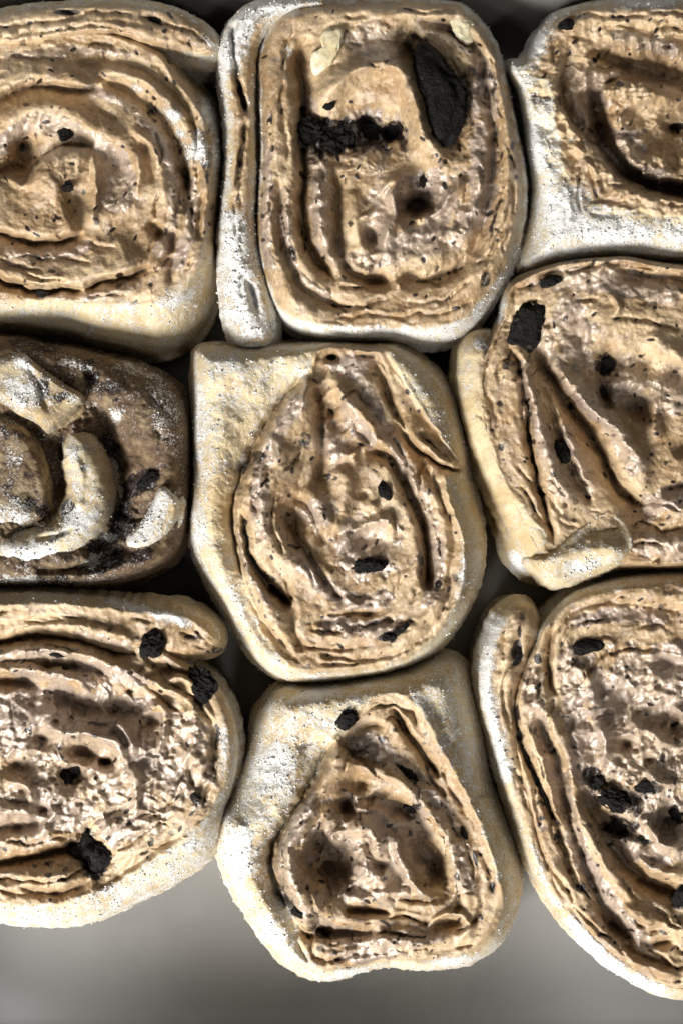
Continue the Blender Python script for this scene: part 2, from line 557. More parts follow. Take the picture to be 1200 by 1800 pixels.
def flush_dust(parent):
    L = DUST.pop(parent.name, None)
    if not L:
        return
    P = np.vstack([a for a, b in L])
    z = np.concatenate([b for a, b in L])
    rnd = np.random.RandomState(5)
    T = np.array([[1, 1, 1], [1, -1, -1], [-1, 1, -1], [-1, -1, 1]], float) * 0.75
    q = rnd.normal(size=(len(P), 4))
    q /= np.linalg.norm(q, axis=1)[:, None]
    w, x, y, zz = q.T
    R = np.stack([1 - 2 * (y * y + zz * zz), 2 * (x * y - w * zz), 2 * (x * zz + w * y),
                  2 * (x * y + w * zz), 1 - 2 * (x * x + zz * zz), 2 * (y * zz - w * x),
                  2 * (x * zz - w * y), 2 * (y * zz + w * x), 1 - 2 * (x * x + y * y)], 1).reshape(-1, 3, 3)
    V = (np.einsum('nij,kj->nki', R, T) * z[:, None, None] + P[:, None, :]).reshape(-1, 3)
    base = np.arange(len(P))[:, None, None] * 4
    F = (base + np.array([[0, 1, 2], [0, 2, 3], [0, 3, 1], [1, 3, 2]])[None]).reshape(-1, 3)
    o = mesh_np('flour_dust', V, F, FLOUR, parent)
    o['kind'] = 'stuff'

def finish(name, X, Y, h, edge, F, loop, attrs, mfill, parent, drop, tuck, fname='filling'):
    """cut face + wall down to the dish; the filling is its own mesh lying over the dough"""
    lift = 3.2 * np.clip(mfill - 0.5, -0.5, 0.5)
    hd = h - np.clip(lift, 0, 9) * 1.5
    wx, wy, wz = world_pos(X, Y, hd)
    V = np.stack([wx, wy, wz], 1)
    n0 = len(V)
    bx, by, bz = wx[loop], wy[loop], wz[loop]
    # outward direction of the boundary loop
    tx, ty = np.roll(bx, -2) - np.roll(bx, 2), np.roll(by, -2) - np.roll(by, 2)
    area = 0.5 * np.sum(bx * np.roll(by, -1) - np.roll(bx, -1) * by)
    sg = 1 if area > 0 else -1
    ln = np.hypot(tx, ty) + 1e-9
    nx, ny = sg * ty / ln, -sg * tx / ln
    for _ in range(12):
        nx = (np.roll(nx, 1) + nx + np.roll(nx, -1)) / 3
        ny = (np.roll(ny, 1) + ny + np.roll(ny, -1)) / 3
    rings = []
    nr = 12
    ia = np.arange(len(loop))
    for j in range(1, nr + 1):
        t = j / nr
        zb = np.maximum(bz - drop, 0.0)
        z = bz + (zb - bz) * t
        off = 0.0014 * math.sin(min(1, t * 2.2) * math.pi) - tuck * max(0, t - 0.25) ** 1.4
        rough = 0.0005 * perlin(ia / 9.0, np.full(len(ia), t * 5.0), 7) * (1 if j < nr else 0)
        rings.append(np.stack([bx + nx * (off + rough), by + ny * (off + rough), z], 1))
    V = np.vstack([V] + rings)
    L = len(loop)
    prev = np.asarray(loop)
    Fs = [F]
    for j in range(nr):
        cur = n0 + j * L + np.arange(L)
        q = np.stack([prev, cur, np.roll(cur, -1), np.roll(prev, -1)], 1)
        if sg < 0:
            q = q[:, ::-1]
        Fs.append(q)
        prev = cur
    A = {}
    for k, v in attrs.items():
        A[k] = np.concatenate([v] + [v[loop]] * nr)
    o = mesh_np(name, V, np.vstack(Fs), DOUGH, parent, A)
    nd = n0 + 6 * L
    Vd = V[:nd].copy()
    Vd[:n0, 2] += np.clip(lift, 0, 9) * 2.8 * S
    dust_from(parent, Vd, A['flour'][:nd], A['skin'][:nd])
    fo = None
    keep = (mfill[F] > 0.30).any(1)
    if keep.sum() > 300 and fname:
        hf = h + lift * 1.3
        fx, fy, fz = world_pos(X, Y, hf)
        FF = F[keep]
        used = np.unique(FF)
        mp = np.full(n0, -1)
        mp[used] = np.arange(len(used))
        fo = mesh_np(fname, np.stack([fx, fy, fz], 1)[used], mp[FF], FILL, parent,
                     {k: attrs[k][used] for k in ('flour', 'dark')})
    return o, fo, np.maximum(h + lift * 1.3, hd)

def body(parent, name, centre, outline, feats=(), H=0, ze=-110, drop=1.0, tuck=0.0015, samp=None, step=STEP, **o):
    """star-shaped piece of dough; outline points: x, y, rounding radius, width of the outer skin"""
    Q = spline(outline, True, 5.0)
    cx, cy = centre
    ang = np.arctan2(Q[:, 1] - cy, Q[:, 0] - cx)
    rad = np.hypot(Q[:, 0] - cx, Q[:, 1] - cy)
    od = np.argsort(ang)
    a3 = np.concatenate([ang[od] - 2 * math.pi, ang[od], ang[od] + 2 * math.pi])
    r3 = np.tile(rad[od], 3)
    K = int(rad.mean() / step)
    g = np.linspace(-1, 1, 2 * K + 1)
    a, b = np.meshgrid(g, g, indexing='ij')
    big = np.abs(a) > np.abs(b)
    with np.errstate(divide='ignore', invalid='ignore'):
        r = np.where(big, a, b)
        phi = np.where(big, (math.pi / 4) * np.nan_to_num(b / a), math.pi / 2 - (math.pi / 4) * np.nan_to_num(a / b))
    ux, uy = r * np.cos(phi), r * np.sin(phi)
    rr = np.hypot(ux, uy)
    aa = np.arctan2(uy, ux)
    R = np.interp(aa, a3, r3)
    sd = o.get('seed', 1)
    wob = 1.6 * fbm(np.cos(aa) * 9, np.sin(aa) * 9, sd + 80, 3)
    R = R + wob
    X = (cx + rr * R * np.cos(aa)).ravel()
    Y = (cy + rr * R * np.sin(aa)).ravel()
    n = 2 * K + 1
    idx = np.arange(n * n).reshape(n, n)
    F = np.stack([idx[:-1, :-1].ravel(), idx[:-1, 1:].ravel(), idx[1:, 1:].ravel(), idx[1:, :-1].ravel()], 1)
    loop = np.concatenate([idx[0, :-1], idx[:-1, -1], idx[-1, :0:-1], idx[:0:-1, 0]])
    # distance to the outline and the outline's own parameters
    Qc = spline(outline, True, 14.0)
    d, _, t = polydist(Qc, X, Y, True)
    tt = t * len(Qc)
    ii = np.arange(len(Qc) + 1)
    Re = np.interp(tt, ii, np.append(Qc[:, 2], Qc[0, 2]))
    sk = np.interp(tt, ii, np.append(Qc[:, 3], Qc[0, 3]))
    d = np.minimum(d, (1 - rr.ravel()) * R.ravel() + 0.0)
    h, skin, flour, mf, dark = shade(X, Y, d, Re, sk, H, ze, feats, o, cx, cy)
    # image y runs down, so the pixel grid is mirrored in the world: turn the faces over
    F = orient(X, Y, F)
    ob, fo, hv = finish(name, X, Y, h, None, F, loop, {'skin': skin, 'flour': flour, 'dark': dark, 'cocoa': np.full(X.shape, float(o.get('cocoa', 0)))}, mf, parent, drop, tuck)
    if samp is not None:
        samp.add(X, Y, hv)
    return ob

def orient(X, Y, F):
    q = F[len(F) // 2 + 3]
    x, y = X[q], -Y[q]
    ar = np.sum(x * np.roll(y, -1) - np.roll(x, -1) * y)
    return F if ar > 0 else F[:, ::-1]

def ribbon(parent, name, pts, feats=(), Re=None, skw=10, ze=-60, drop=0.03, tuck=0.002, samp=None, **o):
    """long piece of dough: points x, y, half width, height"""
    Q = spline(pts, False, STEP)
    seg = np.hypot(np.diff(Q[:, 0]), np.diff(Q[:, 1]))
    al = np.concatenate([[0], np.cumsum(seg)])
    Ltot = al[-1]
    w = Q[:, 2].copy()
    for e in (al, Ltot - al):
        k = np.clip(e / np.maximum(w, 1), 0, 1)
        w = w * np.maximum(np.sqrt(np.clip(1 - (1 - k) ** 2, 0, 1)), 0.02)
    tx, ty = np.gradient(Q[:, 0]), np.gradient(Q[:, 1])
    ln = np.hypot(tx, ty)
    nx, ny = -ty / ln, tx / ln
    sd = o.get('seed', 1)
    M = max(8, int(Q[:, 2].max() * 2 / STEP))
    v = np.linspace(-1, 1, M + 1)
    v = np.sin(v * math.pi / 2 * 0.9) / math.sin(math.pi / 2 * 0.9)
    wob = 1.0 + 0.05 * perlin(al / 14, al * 0 + 0.3, sd + 80)
    X = Q[:, 0:1] + nx[:, None] * v[None] * (w * wob)[:, None]
    Y = Q[:, 1:2] + ny[:, None] * v[None] * (w * wob)[:, None]
    d = (1 - np.abs(v))[None] * w[:, None]
    d = np.minimum(d, np.minimum(al, Ltot - al)[:, None] + 0 * d)
    Hh = np.repeat(Q[:, 3:4], M + 1, 1)
    if Re is None:
        Re = np.repeat(Q[:, 2:3], M + 1, 1).ravel()
    n, m = X.shape
    X, Y, d = X.ravel(), Y.ravel(), d.ravel()
    cx, cy = o.get('c', (Q[len(Q) // 2, 0], Q[len(Q) // 2, 1]))
    sk = np.full(X.shape, float(skw)) if np.isscalar(skw) else np.where(np.tile(v, n) < 0, float(skw[0]), float(skw[1]))
    h, skin, flour, mf, dark = shade(X, Y, d, Re * np.ones(X.shape), sk, Hh.ravel(), ze + Hh.ravel() * 0, feats, o, cx, cy)
    idx = np.arange(n * m).reshape(n, m)
    F = np.stack([idx[:-1, :-1].ravel(), idx[:-1, 1:].ravel(), idx[1:, 1:].ravel(), idx[1:, :-1].ravel()], 1)
    loop = np.concatenate([idx[0, :-1], idx[:-1, -1], idx[-1, :0:-1], idx[:0:-1, 0]])
    F = orient(X, Y, F)
    ob, fo, hv = finish(name, X, Y, h, None, F, loop, {'skin': skin, 'flour': flour, 'dark': dark, 'cocoa': np.full(X.shape, float(o.get('cocoa', 0)))}, mf, parent, drop, tuck)
    if samp is not None:
        samp.add(X, Y, hv)
    return ob

_ico = {}
def ico(sub):
    if sub not in _ico:
        import bmesh
        bm = bmesh.new()
        bmesh.ops.create_icosphere(bm, subdivisions=sub, radius=1)
        V = np.array([v.co[:] for v in bm.verts])
        F = np.array([[v.index for v in f.verts] for f in bm.faces])
        bm.free()
        _ico[sub] = (V, F)
    return _ico[sub]

def chunk(parent, samp, x, y, rx, ry, rot=0, up=0.3, th=None, seed=0, name='cookie_chunk', mat=None, poly=None, jag=1.0):
    """broken piece pressed into the surface: lumpy, gritty, with an uneven outline"""
    V, F = ico(4 if max(rx, ry) < 30 else 5)
    V = V.copy()
    so = Vector((seed * 3.7 + x * 0.01, seed * 1.3, y * 0.013))
    n1 = np.array([mnoise.noise(Vector(v) * 1.3 + so) for v in V])
    n2 = np.array([mnoise.noise(Vector(v) * 3.4 + so) for v in V])
    n3 = np.array([mnoise.noise(Vector(v) * 9.0 + so) for v in V])
    n4 = np.array([mnoise.noise(Vector(v) * 19.0 + so) for v in V])
    f = 1 + jag * (0.26 * n1 + 0.20 * n2 + 0.10 * n3)
    # flat broken faces
    rs = np.random.RandomState(seed * 13 + 7)
    W = V * f[:, None]
    for _ in range(13):
        n = rs.normal(size=3)
        n /= np.linalg.norm(n)
        c = rs.uniform(0.52, 0.86)
        dd = W @ n - c
        W -= np.where(dd > 0, dd * 0.92, 0)[:, None] * n[None]
    f = np.maximum(np.linalg.norm(W, axis=1), 0.2) * (1.12 + 0.06 * n2 + 0.07 * n3)
    flat = np.sign(V[:, 2]) * np.abs(V[:, 2]) ** 0.8
    if poly is not None:
        P = np.array(poly, float)
        x, y = P.mean(0)
        Q = spline(poly, True, 3.0)
        an = np.arctan2(Q[:, 1] - y, Q[:, 0] - x)
        ra = np.hypot(Q[:, 0] - x, Q[:, 1] - y)
        od = np.argsort(an)
        th_ = np.arctan2(V[:, 1], V[:, 0])
        R = np.interp(th_, np.concatenate([an[od] - 2 * math.pi, an[od], an[od] + 2 * math.pi]), np.tile(ra[od], 3))
        rxy = np.hypot(V[:, 0], V[:, 1]) ** 0.7
        f2 = 1 + jag * (0.05 * n1 + 0.10 * n2 + 0.10 * n3)
        px = x + np.cos(th_) * rxy * R * f2
        py = y + np.sin(th_) * rxy * R * f2
        rx = ry = ra.mean()
        cr = 0
    else:
        ca, sa = math.cos(math.radians(rot)), math.sin(math.radians(rot))
        ex, ey = V[:, 0] * f * rx, V[:, 1] * f * ry
        px, py = x + ex * ca - ey * sa, y + ex * sa + ey * ca
    if th is None:
        th = min(rx, ry) * 0.75
    h0 = samp(x, y)
    hz = h0 + (flat * f * th) + th * (up - 0.6) + th * (0.13 * n2 + 0.16 * n3 + 0.12 * n4)
    wx, wy, wz = world_pos(px, py, hz)
    Vw = np.stack([wx, wy, wz], 1)
    t = Vw[F[0]]
    # keep normals outward
    c = Vw.mean(0)
    nrm = np.cross(t[1] - t[0], t[2] - t[0])
    if np.dot(nrm, t.mean(0) - c) < 0:
        F = F[:, ::-1]
    return mesh_np(name, Vw, F, mat or COOKIE, parent)

def roll(x, y, label):
    e = bpy.data.objects.new('cinnamon_roll', None)
    wx, wy, _ = world_pos(x, y, -150)
    e.location = (wx, wy, 0)
    e.empty_display_size = 0.01
    scene.collection.objects.link(e)
    bpy.context.view_layer.update()
    e['label'] = label
    e['category'] = 'roll'
    e['group'] = 'unbaked rolls packed in the dish'
    return e

# ------------------------------------------------------------------ the dish
def baking_dish():
    x0, x1, y0, y1 = -0.155, 0.180, -0.190, 0.1565
    prof = []   # (outward offset, z) from the floor edge up the inside, over the rim and down the outside
    rc = 0.008
    for i in range(9):
        a = i / 8 * math.radians(86)
        prof.append((-rc + rc * math.sin(a), rc - rc * math.cos(a)))
    prof += [(0.0012, 0.030), (0.0034, 0.055)]
    for i in range(7):
        a = math.pi - i / 6 * math.pi
        prof.append((0.0078 + 0.004 * math.cos(a), 0.057 + 0.004 * math.sin(a)))
    prof += [(0.0108, 0.040), (0.009, 0.006), (0.004, -0.004), (0.0, -0.0045)]
    cr = 0.030
    V, F = [], []
    def loop(off, z):
        pts = []
        r = cr + off
        for (cx, cy, a0) in ((x1 - cr, y1 - cr, 0), (x0 + cr, y1 - cr, 90), (x0 + cr, y0 + cr, 180), (x1 - cr, y0 + cr, 270)):
            for i in range(13):
                a = math.radians(a0 + i * 7.5)
                pts.append((cx + r * math.cos(a), cy + r * math.sin(a), z))
        return pts
    loops = [loop(o_, z_) for o_, z_ in prof]
    for L in loops:
        V += L
    n = len(loops[0])
    for k in range(len(loops) - 1):
        for i in range(n):
            F.append((k * n + i, k * n + (i + 1) % n, (k + 1) * n + (i + 1) % n, (k + 1) * n + i))
    me = bpy.data.meshes.new('baking_dish')
    F2 = [tuple(reversed(f)) for f in F] + [tuple(range(n)), tuple(reversed(range((len(loops) - 1) * n, len(loops) * n)))]
    me.from_pydata(V, [], F2)
    for p in me.polygons:
        p.use_smooth = len(p.vertices) == 4
    me.materials.append(DISH)
    o = bpy.data.objects.new('baking_dish', me)
    scene.collection.objects.link(o)
    o['label'] = 'pale grey glazed rectangular baking dish under all the rolls'
    o['category'] = 'baking dish'
    return o
baking_dish()
# ------------------------------------------------------------------ the rolls
# All points below are photo pixels; heights are in the same unit (1/6 mm).

# --- roll with the overlapping tail and flour clumps
def roll_flour_clumps():
    e = roll(110, 320, 'glossy tan roll with overlapping top strip and white flour clumps on one shoulder')
    s = Sampler()
    out = [(60, 22, 40, 8), (200, 26, 40, 8), (290, 72, 30, 4), (332, 128, 28, 4), (366, 166, 30, 4), (387, 205, 32, 6),
           (396, 260, 32, 8), (397, 310, 32, 8), (391, 370, 32, 8), (387, 430, 34, 10), (385, 490, 60, 45), (370, 560, 95, 75),
           (335, 606, 110, 90), (290, 626, 115, 95), (245, 628, 115, 95), (178, 618, 110, 85), (107, 598, 95, 70), (0, 586, 80, 60),
           (-70, 575, 70, 50), (-135, 530, 60, 40), (-175, 440, 50, 30), (-186, 320, 45, 20), (-170, 200, 40, 15), (-120, 100, 40, 10), (-40, 40, 40, 8)]
    F = [
        ('l', [(-60, 205), (0, 172), (40, 156), (70, 149), (100, 152), (130, 158), (155, 156), (182, 146)], -16, 40, -12, 14),
        ('c', [(-40, 192), (0, 171), (40, 156), (70, 149), (100, 153), (130, 159), (155, 157), (180, 150)], 6, 22),
        ('c', [(170, 146), (210, 154), (250, 178), (280, 205), (303, 240), (322, 290), (330, 335), (322, 380)], 13, 20),
        ('c', [(318, 285), (328, 315), (326, 345)], 6, 26),
        ('c', [(125, 116), (190, 109), (232, 114), (272, 132), (302, 158), (328, 190), (350, 240)], 9, 9),
        ('r', [(-40, 150), (30, 128), (90, 124), (150, 140), (175, 140)], 20, 12),
        ('r', [(160, 122), (215, 128), (260, 148), (300, 185), (330, 230)], 12, 10),
        ('r', [(-30, 240), (40, 195), (100, 190), (150, 215), (200, 245), (235, 275), (255, 320)], 22, 14),
        ('r', [(225, 215), (262, 255), (285, 310), (285, 360)], 10, 9),
        ('c', [(245, 240), (268, 285), (275, 330)], 8, 8),
        ('c', [(148, 185), (185, 200), (212, 217)], 7, 7),
        # core
        ('l', [(40, 330), (52, 306), (72, 278), (98, 262), (132, 256), (165, 262)], 12, 40, 16, 16),
        ('b', (105), 322, 60, 55, 0, 14),
        ('b', 42, 268, 22, 34, 20, -52),
        ('b', 8, 300, 34, 22, 0, -34),
        ('r', [(-40, 318), (10, 312), (45, 322), (60, 330)], 9, 12),
        ('r', [(168, 262), (167, 300), (170, 345), (160, 392)], 7, 11),
        ('b', 205, 288, 26, 38, 10, -16),
        ('b', 130, 345, 26, 30, 0, -13),
        ('r', [(240, 262), (244, 310), (240, 350)], 8, 10),
        ('l', [(150, 406), (133, 414), (100, 425), (67, 424), (33, 419), (-10, 405), (-60, 380)], 14, 50, 16, 20),
        ('c', [(150, 408), (133, 416), (100, 427), (67, 426), (33, 421), (-10, 407)], 6, 14),
        ('r', [(150, 395), (200, 370), (240, 345)], 14, 6),
        ('l', [(268, 464), (233, 483), (200, 492), (173, 497), (147, 507), (110, 507), (67, 510), (33, 503), (0, 490), (-60, 460)], 14, 40, 16, 16),
        ('c', [(268, 464), (233, 483), (200, 493), (173, 498), (147, 508)], 6, 26),
        ('c', [(147, 508), (110, 509), (67, 511), (33, 504), (0, 491), (-60, 460)], 6, 24),
        ('c', [(0, 455), (40, 470), (80, 478)], 5, 8),
        ('c', [(258, 385), (275, 402), (300, 420), (296, 450)], 10, 16),
        ('c', [(270, 410), (285, 418)], 7, 14),
        ('r', [(300, 400), (285, 440), (262, 480)], 8, 7),
        ('c', [(310, 440), (300, 480), (310, 500)], 6, 10),
        ('c', [(360, 330), (350, 400), (358, 425)], 6, 10),
        ('b', 360, 460, 26, 40, 0, 8),
        ('f', [(-40, 290), (20, 240), (70, 215), (140, 235), (200, 270), (225, 320), (215, 380)], 20),
        ('f', [(180, 262), (205, 290), (205, 340), (190, 380)], 26),
        ('f', [(140, 150), (210, 175), (260, 215), (295, 270), (305, 330), (300, 400), (270, 460)], 14),
        ('f', [(60, 520), (140, 525), (210, 508), (260, 490)], 14),
        ('f', [(0, 440), (60, 448), (120, 440), (170, 425)], 16),
        ('f', [(330, 300), (340, 360), (330, 420), (300, 480)], 15),
        ('f', [(0, 100), (80, 92), (170, 88), (240, 98)], 10),
        ('flb', 305, 200, 22, 20, 0, 0.85), ('flb', 350, 262, 26, 34, 20, 0.9), ('flb', 372, 200, 18, 50, -15, 0.95), ('flb', 384, 260, 14, 60, 0, 0.9),
        ('flb', 240, 155, 18, 8, 20, 0.6), ('flb', 320, 235, 14, 10, 0, 0.6),
        ('flb', 215, 545, 50, 16, -6, 0.62), ('flb', 310, 525, 60, 22, -20, 0.7), ('flb', 30, 545, 90, 18, 4, 0.42),
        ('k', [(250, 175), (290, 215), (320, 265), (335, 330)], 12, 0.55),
        ('kb', 275, 205, 22, 14, 40, 0.5), ('kb', 45, 262, 14, 26, 20, 0.32), ('kb', 193, 420, 16, 12, 0, 0.5),  # second blob paints shade into the hollow beside the core
        ('kb', 285, 405, 12, 10, 0, 0.5), ('kb', 360, 275, 14, 50, -10, 0.6),
    ]
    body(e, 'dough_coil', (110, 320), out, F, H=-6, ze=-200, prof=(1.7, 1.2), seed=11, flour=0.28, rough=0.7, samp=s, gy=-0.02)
    T = [('kb', 120, 22, 26, 5, 0, 0.95), ('c', [(95, 20), (120, 22), (148, 23)], 4, 9), ('b', 275, 35, 24, 9, 15, -8),
         ('r', [(-60, 70), (40, 66), (120, 55), (200, 50), (280, 70), (330, 75)], 10, 6),
         ('flb', 100, 8, 120, 6, -2, 0.5), ('flb', 365, 70, 30, 26, 30, 0.45)]
    ribbon(e, 'dough_tail', [(-150, 110, 30, -20), (-60, 66, 36, 2), (40, 48, 40, 8), (120, 38, 38, 10), (200, 34, 36, 10), (275, 46, 42, 8),
                             (330, 62, 36, -2), (386, 88, 20, -22)], T, Re=30, skw=(11, 5), ze=-60, seed=12, flour=0.42, samp=s)
    chunk(e, s, 275, 34, 23, 8, 14, 0.75, seed=1)
    chunk(e, s, 112, 236, 13, 12, 0, 0.5, seed=2)
    chunk(e, s, 116, 325, 14, 12, 20, 0.5, seed=3)
    chunk(e, s, 78, 519, 17, 9, 15, 0.7, seed=4)
    flush_dust(e)

# --- roll with the two big cookie chunks
def roll_big_chunks():
    e = roll(670, 300, 'large roll with two big black cookie chunks and a white floured end flap')
    s = Sampler()
    out = [(505, 8, 30, 8), (560, -2, 30, 8), (660, -6, 30, 8), (760, -4, 30, 8), (812, 4, 28, 8), (845, 36, 26, 7), (870, 72, 24, 6), (884, 110, 22, 6),
           (897, 165, 20, 5), (908, 215, 20, 5), (920, 268, 22, 6), (928, 325, 24, 6), (924, 385, 24, 7), (906, 455, 28, 9), (872, 520, 36, 14),
           (838, 572, 46, 28), (796, 600, 50, 34), (745, 608, 50, 34), (690, 602, 46, 30), (621, 604, 42, 30), (560, 598, 40, 30), (510, 578, 36, 24),
           (482, 545, 28, 10), (463, 495, 24, 5), (450, 420, 22, 4), (452, 340, 22, 4), (456, 250, 22, 4), (452, 160, 24, 4), (450, 100, 26, 5), (470, 45, 28, 8)]
    F = [
        ('c', [(545, 60), (525, 105), (530, 155), (533, 205), (531, 260), (533, 310), (530, 380), (541, 435), (563, 470), (597, 497)], 11, 30),
        ('l', [(597, 497), (563, 470), (541, 435), (530, 380), (533, 310), (531, 250), (530, 155), (522, 100)], -10, 30, -8, 20),
        ('r', [(490, 90), (488, 170), (486, 260), (478, 340), (480, 420), (500, 490), (540, 545), (610, 570)], 22, 12),
        ('c', [(490, 310), (493, 417), (513, 467), (537, 513), (580, 532), (620, 545)], 9, 13),
        ('r', [(560, 300), (562, 380), (578, 440), (606, 480)], 17, 15),
        ('c', [(577, 300), (593, 325), (594, 417), (601, 450), (614, 478), (640, 492), (690, 500)], 9, 20),
        ('r', [(620, 330), (625, 400), (650, 450)], 14, 8),
        ('c', [(690, 502), (760, 490), (819, 459), (848, 396), (863, 314), (867, 242), (860, 190), (843, 97), (795, 55), (720, 30)], 9, 20),
        ('r', [(880, 130), (890, 210), (893, 300), (885, 390), (850, 470), (790, 530)], 14, 8),
        ('c', [(905, 310), (885, 400), (850, 470)], 5, 6),
        ('r', [(840, 260), (845, 310), (830, 380), (795, 430)], 16, 10),
        # the arch over the first chunk
        ('r', [(548, 205), (575, 165), (615, 130), (660, 112), (700, 118), (725, 165), (738, 215), (752, 250), (785, 285), (790, 310)], 19, 26),
        ('b', 655, 228, 52, 34, 8, -48),
        ('b', 690, 240, 20, 24, 0, -20),
        ('b', 580, 245, 46, 42, 0, -24),
        ('b', 720, 82, 22, 34, -15, -34),
        ('b', 780, 170, 44, 90, -12, -26),
        ('b', 640, 70, 44, 26, -15, -10),
        ('c', [(610, 108), (640, 98), (680, 90)], 7, 8),
        # centre pit and its torn folds
        ('b', 732, 362, 34, 22, 0, -60),
        ('b', 735, 320, 32, 34, 0, -26),
        ('r', [(705, 380), (735, 383), (765, 372), (790, 345), (820, 310)], 7, 15),
        ('r', [(665, 345), (680, 325), (694, 318), (688, 345), (696, 375), (680, 410), (670, 440)], 9, 20),
        ('b', 652, 415, 15, 18, 0, -28),
        ('r', [(640, 372), (650, 385)], 10, 12),
        ('b', 661, 490, 24, 14, 8, -20), ('b', 722, 488, 19, 10, 0, -15),
        ('r', [(640, 492), (646, 476), (651, 466)], 3.5, 14), ('r', [(697, 492), (700, 500), (706, 505)], 4, 12),
        ('b', 706, 410, 14, 18, 0, 12),
        ('r', [(660, 440), (720, 450), (790, 440)], 26, 6),
        ('c', [(700, 480), (780, 470), (820, 430)], 8, 6),
        ('b', 815, 50, 30, 26, 40, -12),
        ('c', [(470, 40), (455, 110), (458, 180)], 6, 10),
        ('f', [(540, 150), (545, 250), (565, 310), (565, 390), (590, 450), (640, 460), (700, 440), (760, 400), (790, 340)], 26),
        ('f', [(640, 320), (680, 360), (660, 420), (720, 430), (790, 420), (840, 360), (850, 280), (850, 200)], 30),
        ('fb', 640, 240, 80, 60, 0, 1.0), ('fb', 660, 75, 70, 40, 0, 1.0), ('fb', 840, 170, 34, 50, 0, 1.0), ('fb', 745, 340, 70, 50, 0, 1.2),
        ('f', [(500, 320), (505, 420), (530, 490), (590, 525)], 12),
        ('f', [(720, 40), (790, 60), (845, 110), (870, 220)], 16),
        ('f', [(460, 230), (470, 320), (466, 410), (480, 480)], 12),
        ('kb', 580, 240, 48, 40, 0, 0.7), ('kb', 690, 232, 22, 22, 0, 0.8), ('kb', 645, 238, 74, 38, 6, 0.8), ('kb', 735, 90, 22, 40, -15, 0.6),  # cookie smears, plus painted shade for the cave under the arch
        ('kb', 652, 418, 12, 12, 0, 0.4), ('kb', 745, 320, 16, 22, 0, 0.5), ('kb', 855, 490, 12, 20, 20, 0.6), ('kb', 515, 445, 8, 22, -20, 0.6),  # first blob paints shade into the small pit
        ('kb', 840, 150, 40, 46, 20, 0.5),
        ('k', [(880, 330), (865, 400), (850, 450)], 6, 0.6),
        ('flb', 508, 88, 10, 14, 0, 0.5),
    ]
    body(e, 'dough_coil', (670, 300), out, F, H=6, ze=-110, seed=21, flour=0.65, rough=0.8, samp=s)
    T = [('c', [(412, 35), (410, 80), (416, 130), (424, 165), (434, 205)], 5, 18), ('k', [(416, 125), (424, 165), (434, 205)], 5, 1.0),
         ('c', [(434, 205), (424, 280), (416, 330)], 4, 10), ('k', [(430, 210), (424, 280), (414, 380)], 8, 0.55),
         ('c', [(438, 490), (444, 520), (456, 555)], 7, 16), ('k', [(436, 485), (444, 520), (456, 556)], 7, 1.0),
         ('kb', 412, 430, 8, 22, -10, 0.75), ('kb', 425, 460, 6, 14, 0, 0.6), ('kb', 478, 570, 6, 16, -20, 0.6),
         ('fl', [(540, 4), (470, 14), (425, 50), (402, 100), (398, 140)], 30, 0.95),
         ('fl', [(410, 360), (412, 430), (428, 510), (450, 590), (455, 612)], 36, 1.0), ('nf', 430, 250, 26, 100, 0, 0.95), ('nf', 450, 80, 12, 60, 10, 0.8)]
    ribbon(e, 'dough_tail', [(575, 4, 10, -10), (520, 8, 18, -4), (462, 26, 30, -2), (424, 70, 36, -6), (418, 130, 32, -8), (422, 210, 27, -10), (424, 300, 28, -8),
                             (418, 390, 32, -4), (424, 470, 38, -2), (437, 540, 46, -4), (452, 618, 40, -16)], T, skw=14, ze=-70, seed=22, flour=0.6, samp=s, tuck=0.0)
    chunk(e, s, 0, 0, 1, 1, seed=5, up=2.3, th=30, poly=[(736, 72), (765, 88), (800, 130), (820, 160), (816, 215), (800, 245), (775, 256), (755, 235), (750, 190), (735, 150), (726, 108)])
    chunk(e, s, 545, 226, 24, 30, 0, 0.9, seed=6, th=24)
    chunk(e, s, 592, 244, 30, 42, -30, 0.75, seed=7, th=24)
    chunk(e, s, 648, 238, 44, 26, 10, 0.35, seed=8)
    chunk(e, s, 694, 224, 14, 22, -30, 0.7, seed=59)
    chunk(e, s, 580, 182, 12, 9, -30, 0.5, seed=9)
    chunk(e, s, 0, 0, 1, 1, seed=10, up=1.1, th=9, name='white_chip', mat=CHIP, poly=[(580, 50), (600, 50), (603, 63), (592, 95), (580, 113), (553, 132), (548, 93), (565, 83), (563, 63)])
    chunk(e, s, 0, 0, 1, 1, seed=11, up=1.1, th=8, name='white_chip', mat=CHIP, poly=[(790, 28), (813, 28), (832, 44), (828, 76), (808, 72), (794, 50)])
    chunk(e, s, 572, 98, 5, 5, 0, 1.6, seed=12)
    chunk(e, s, 744, 318, 8, 13, 0, 0.6, seed=13)
    flush_dust(e)

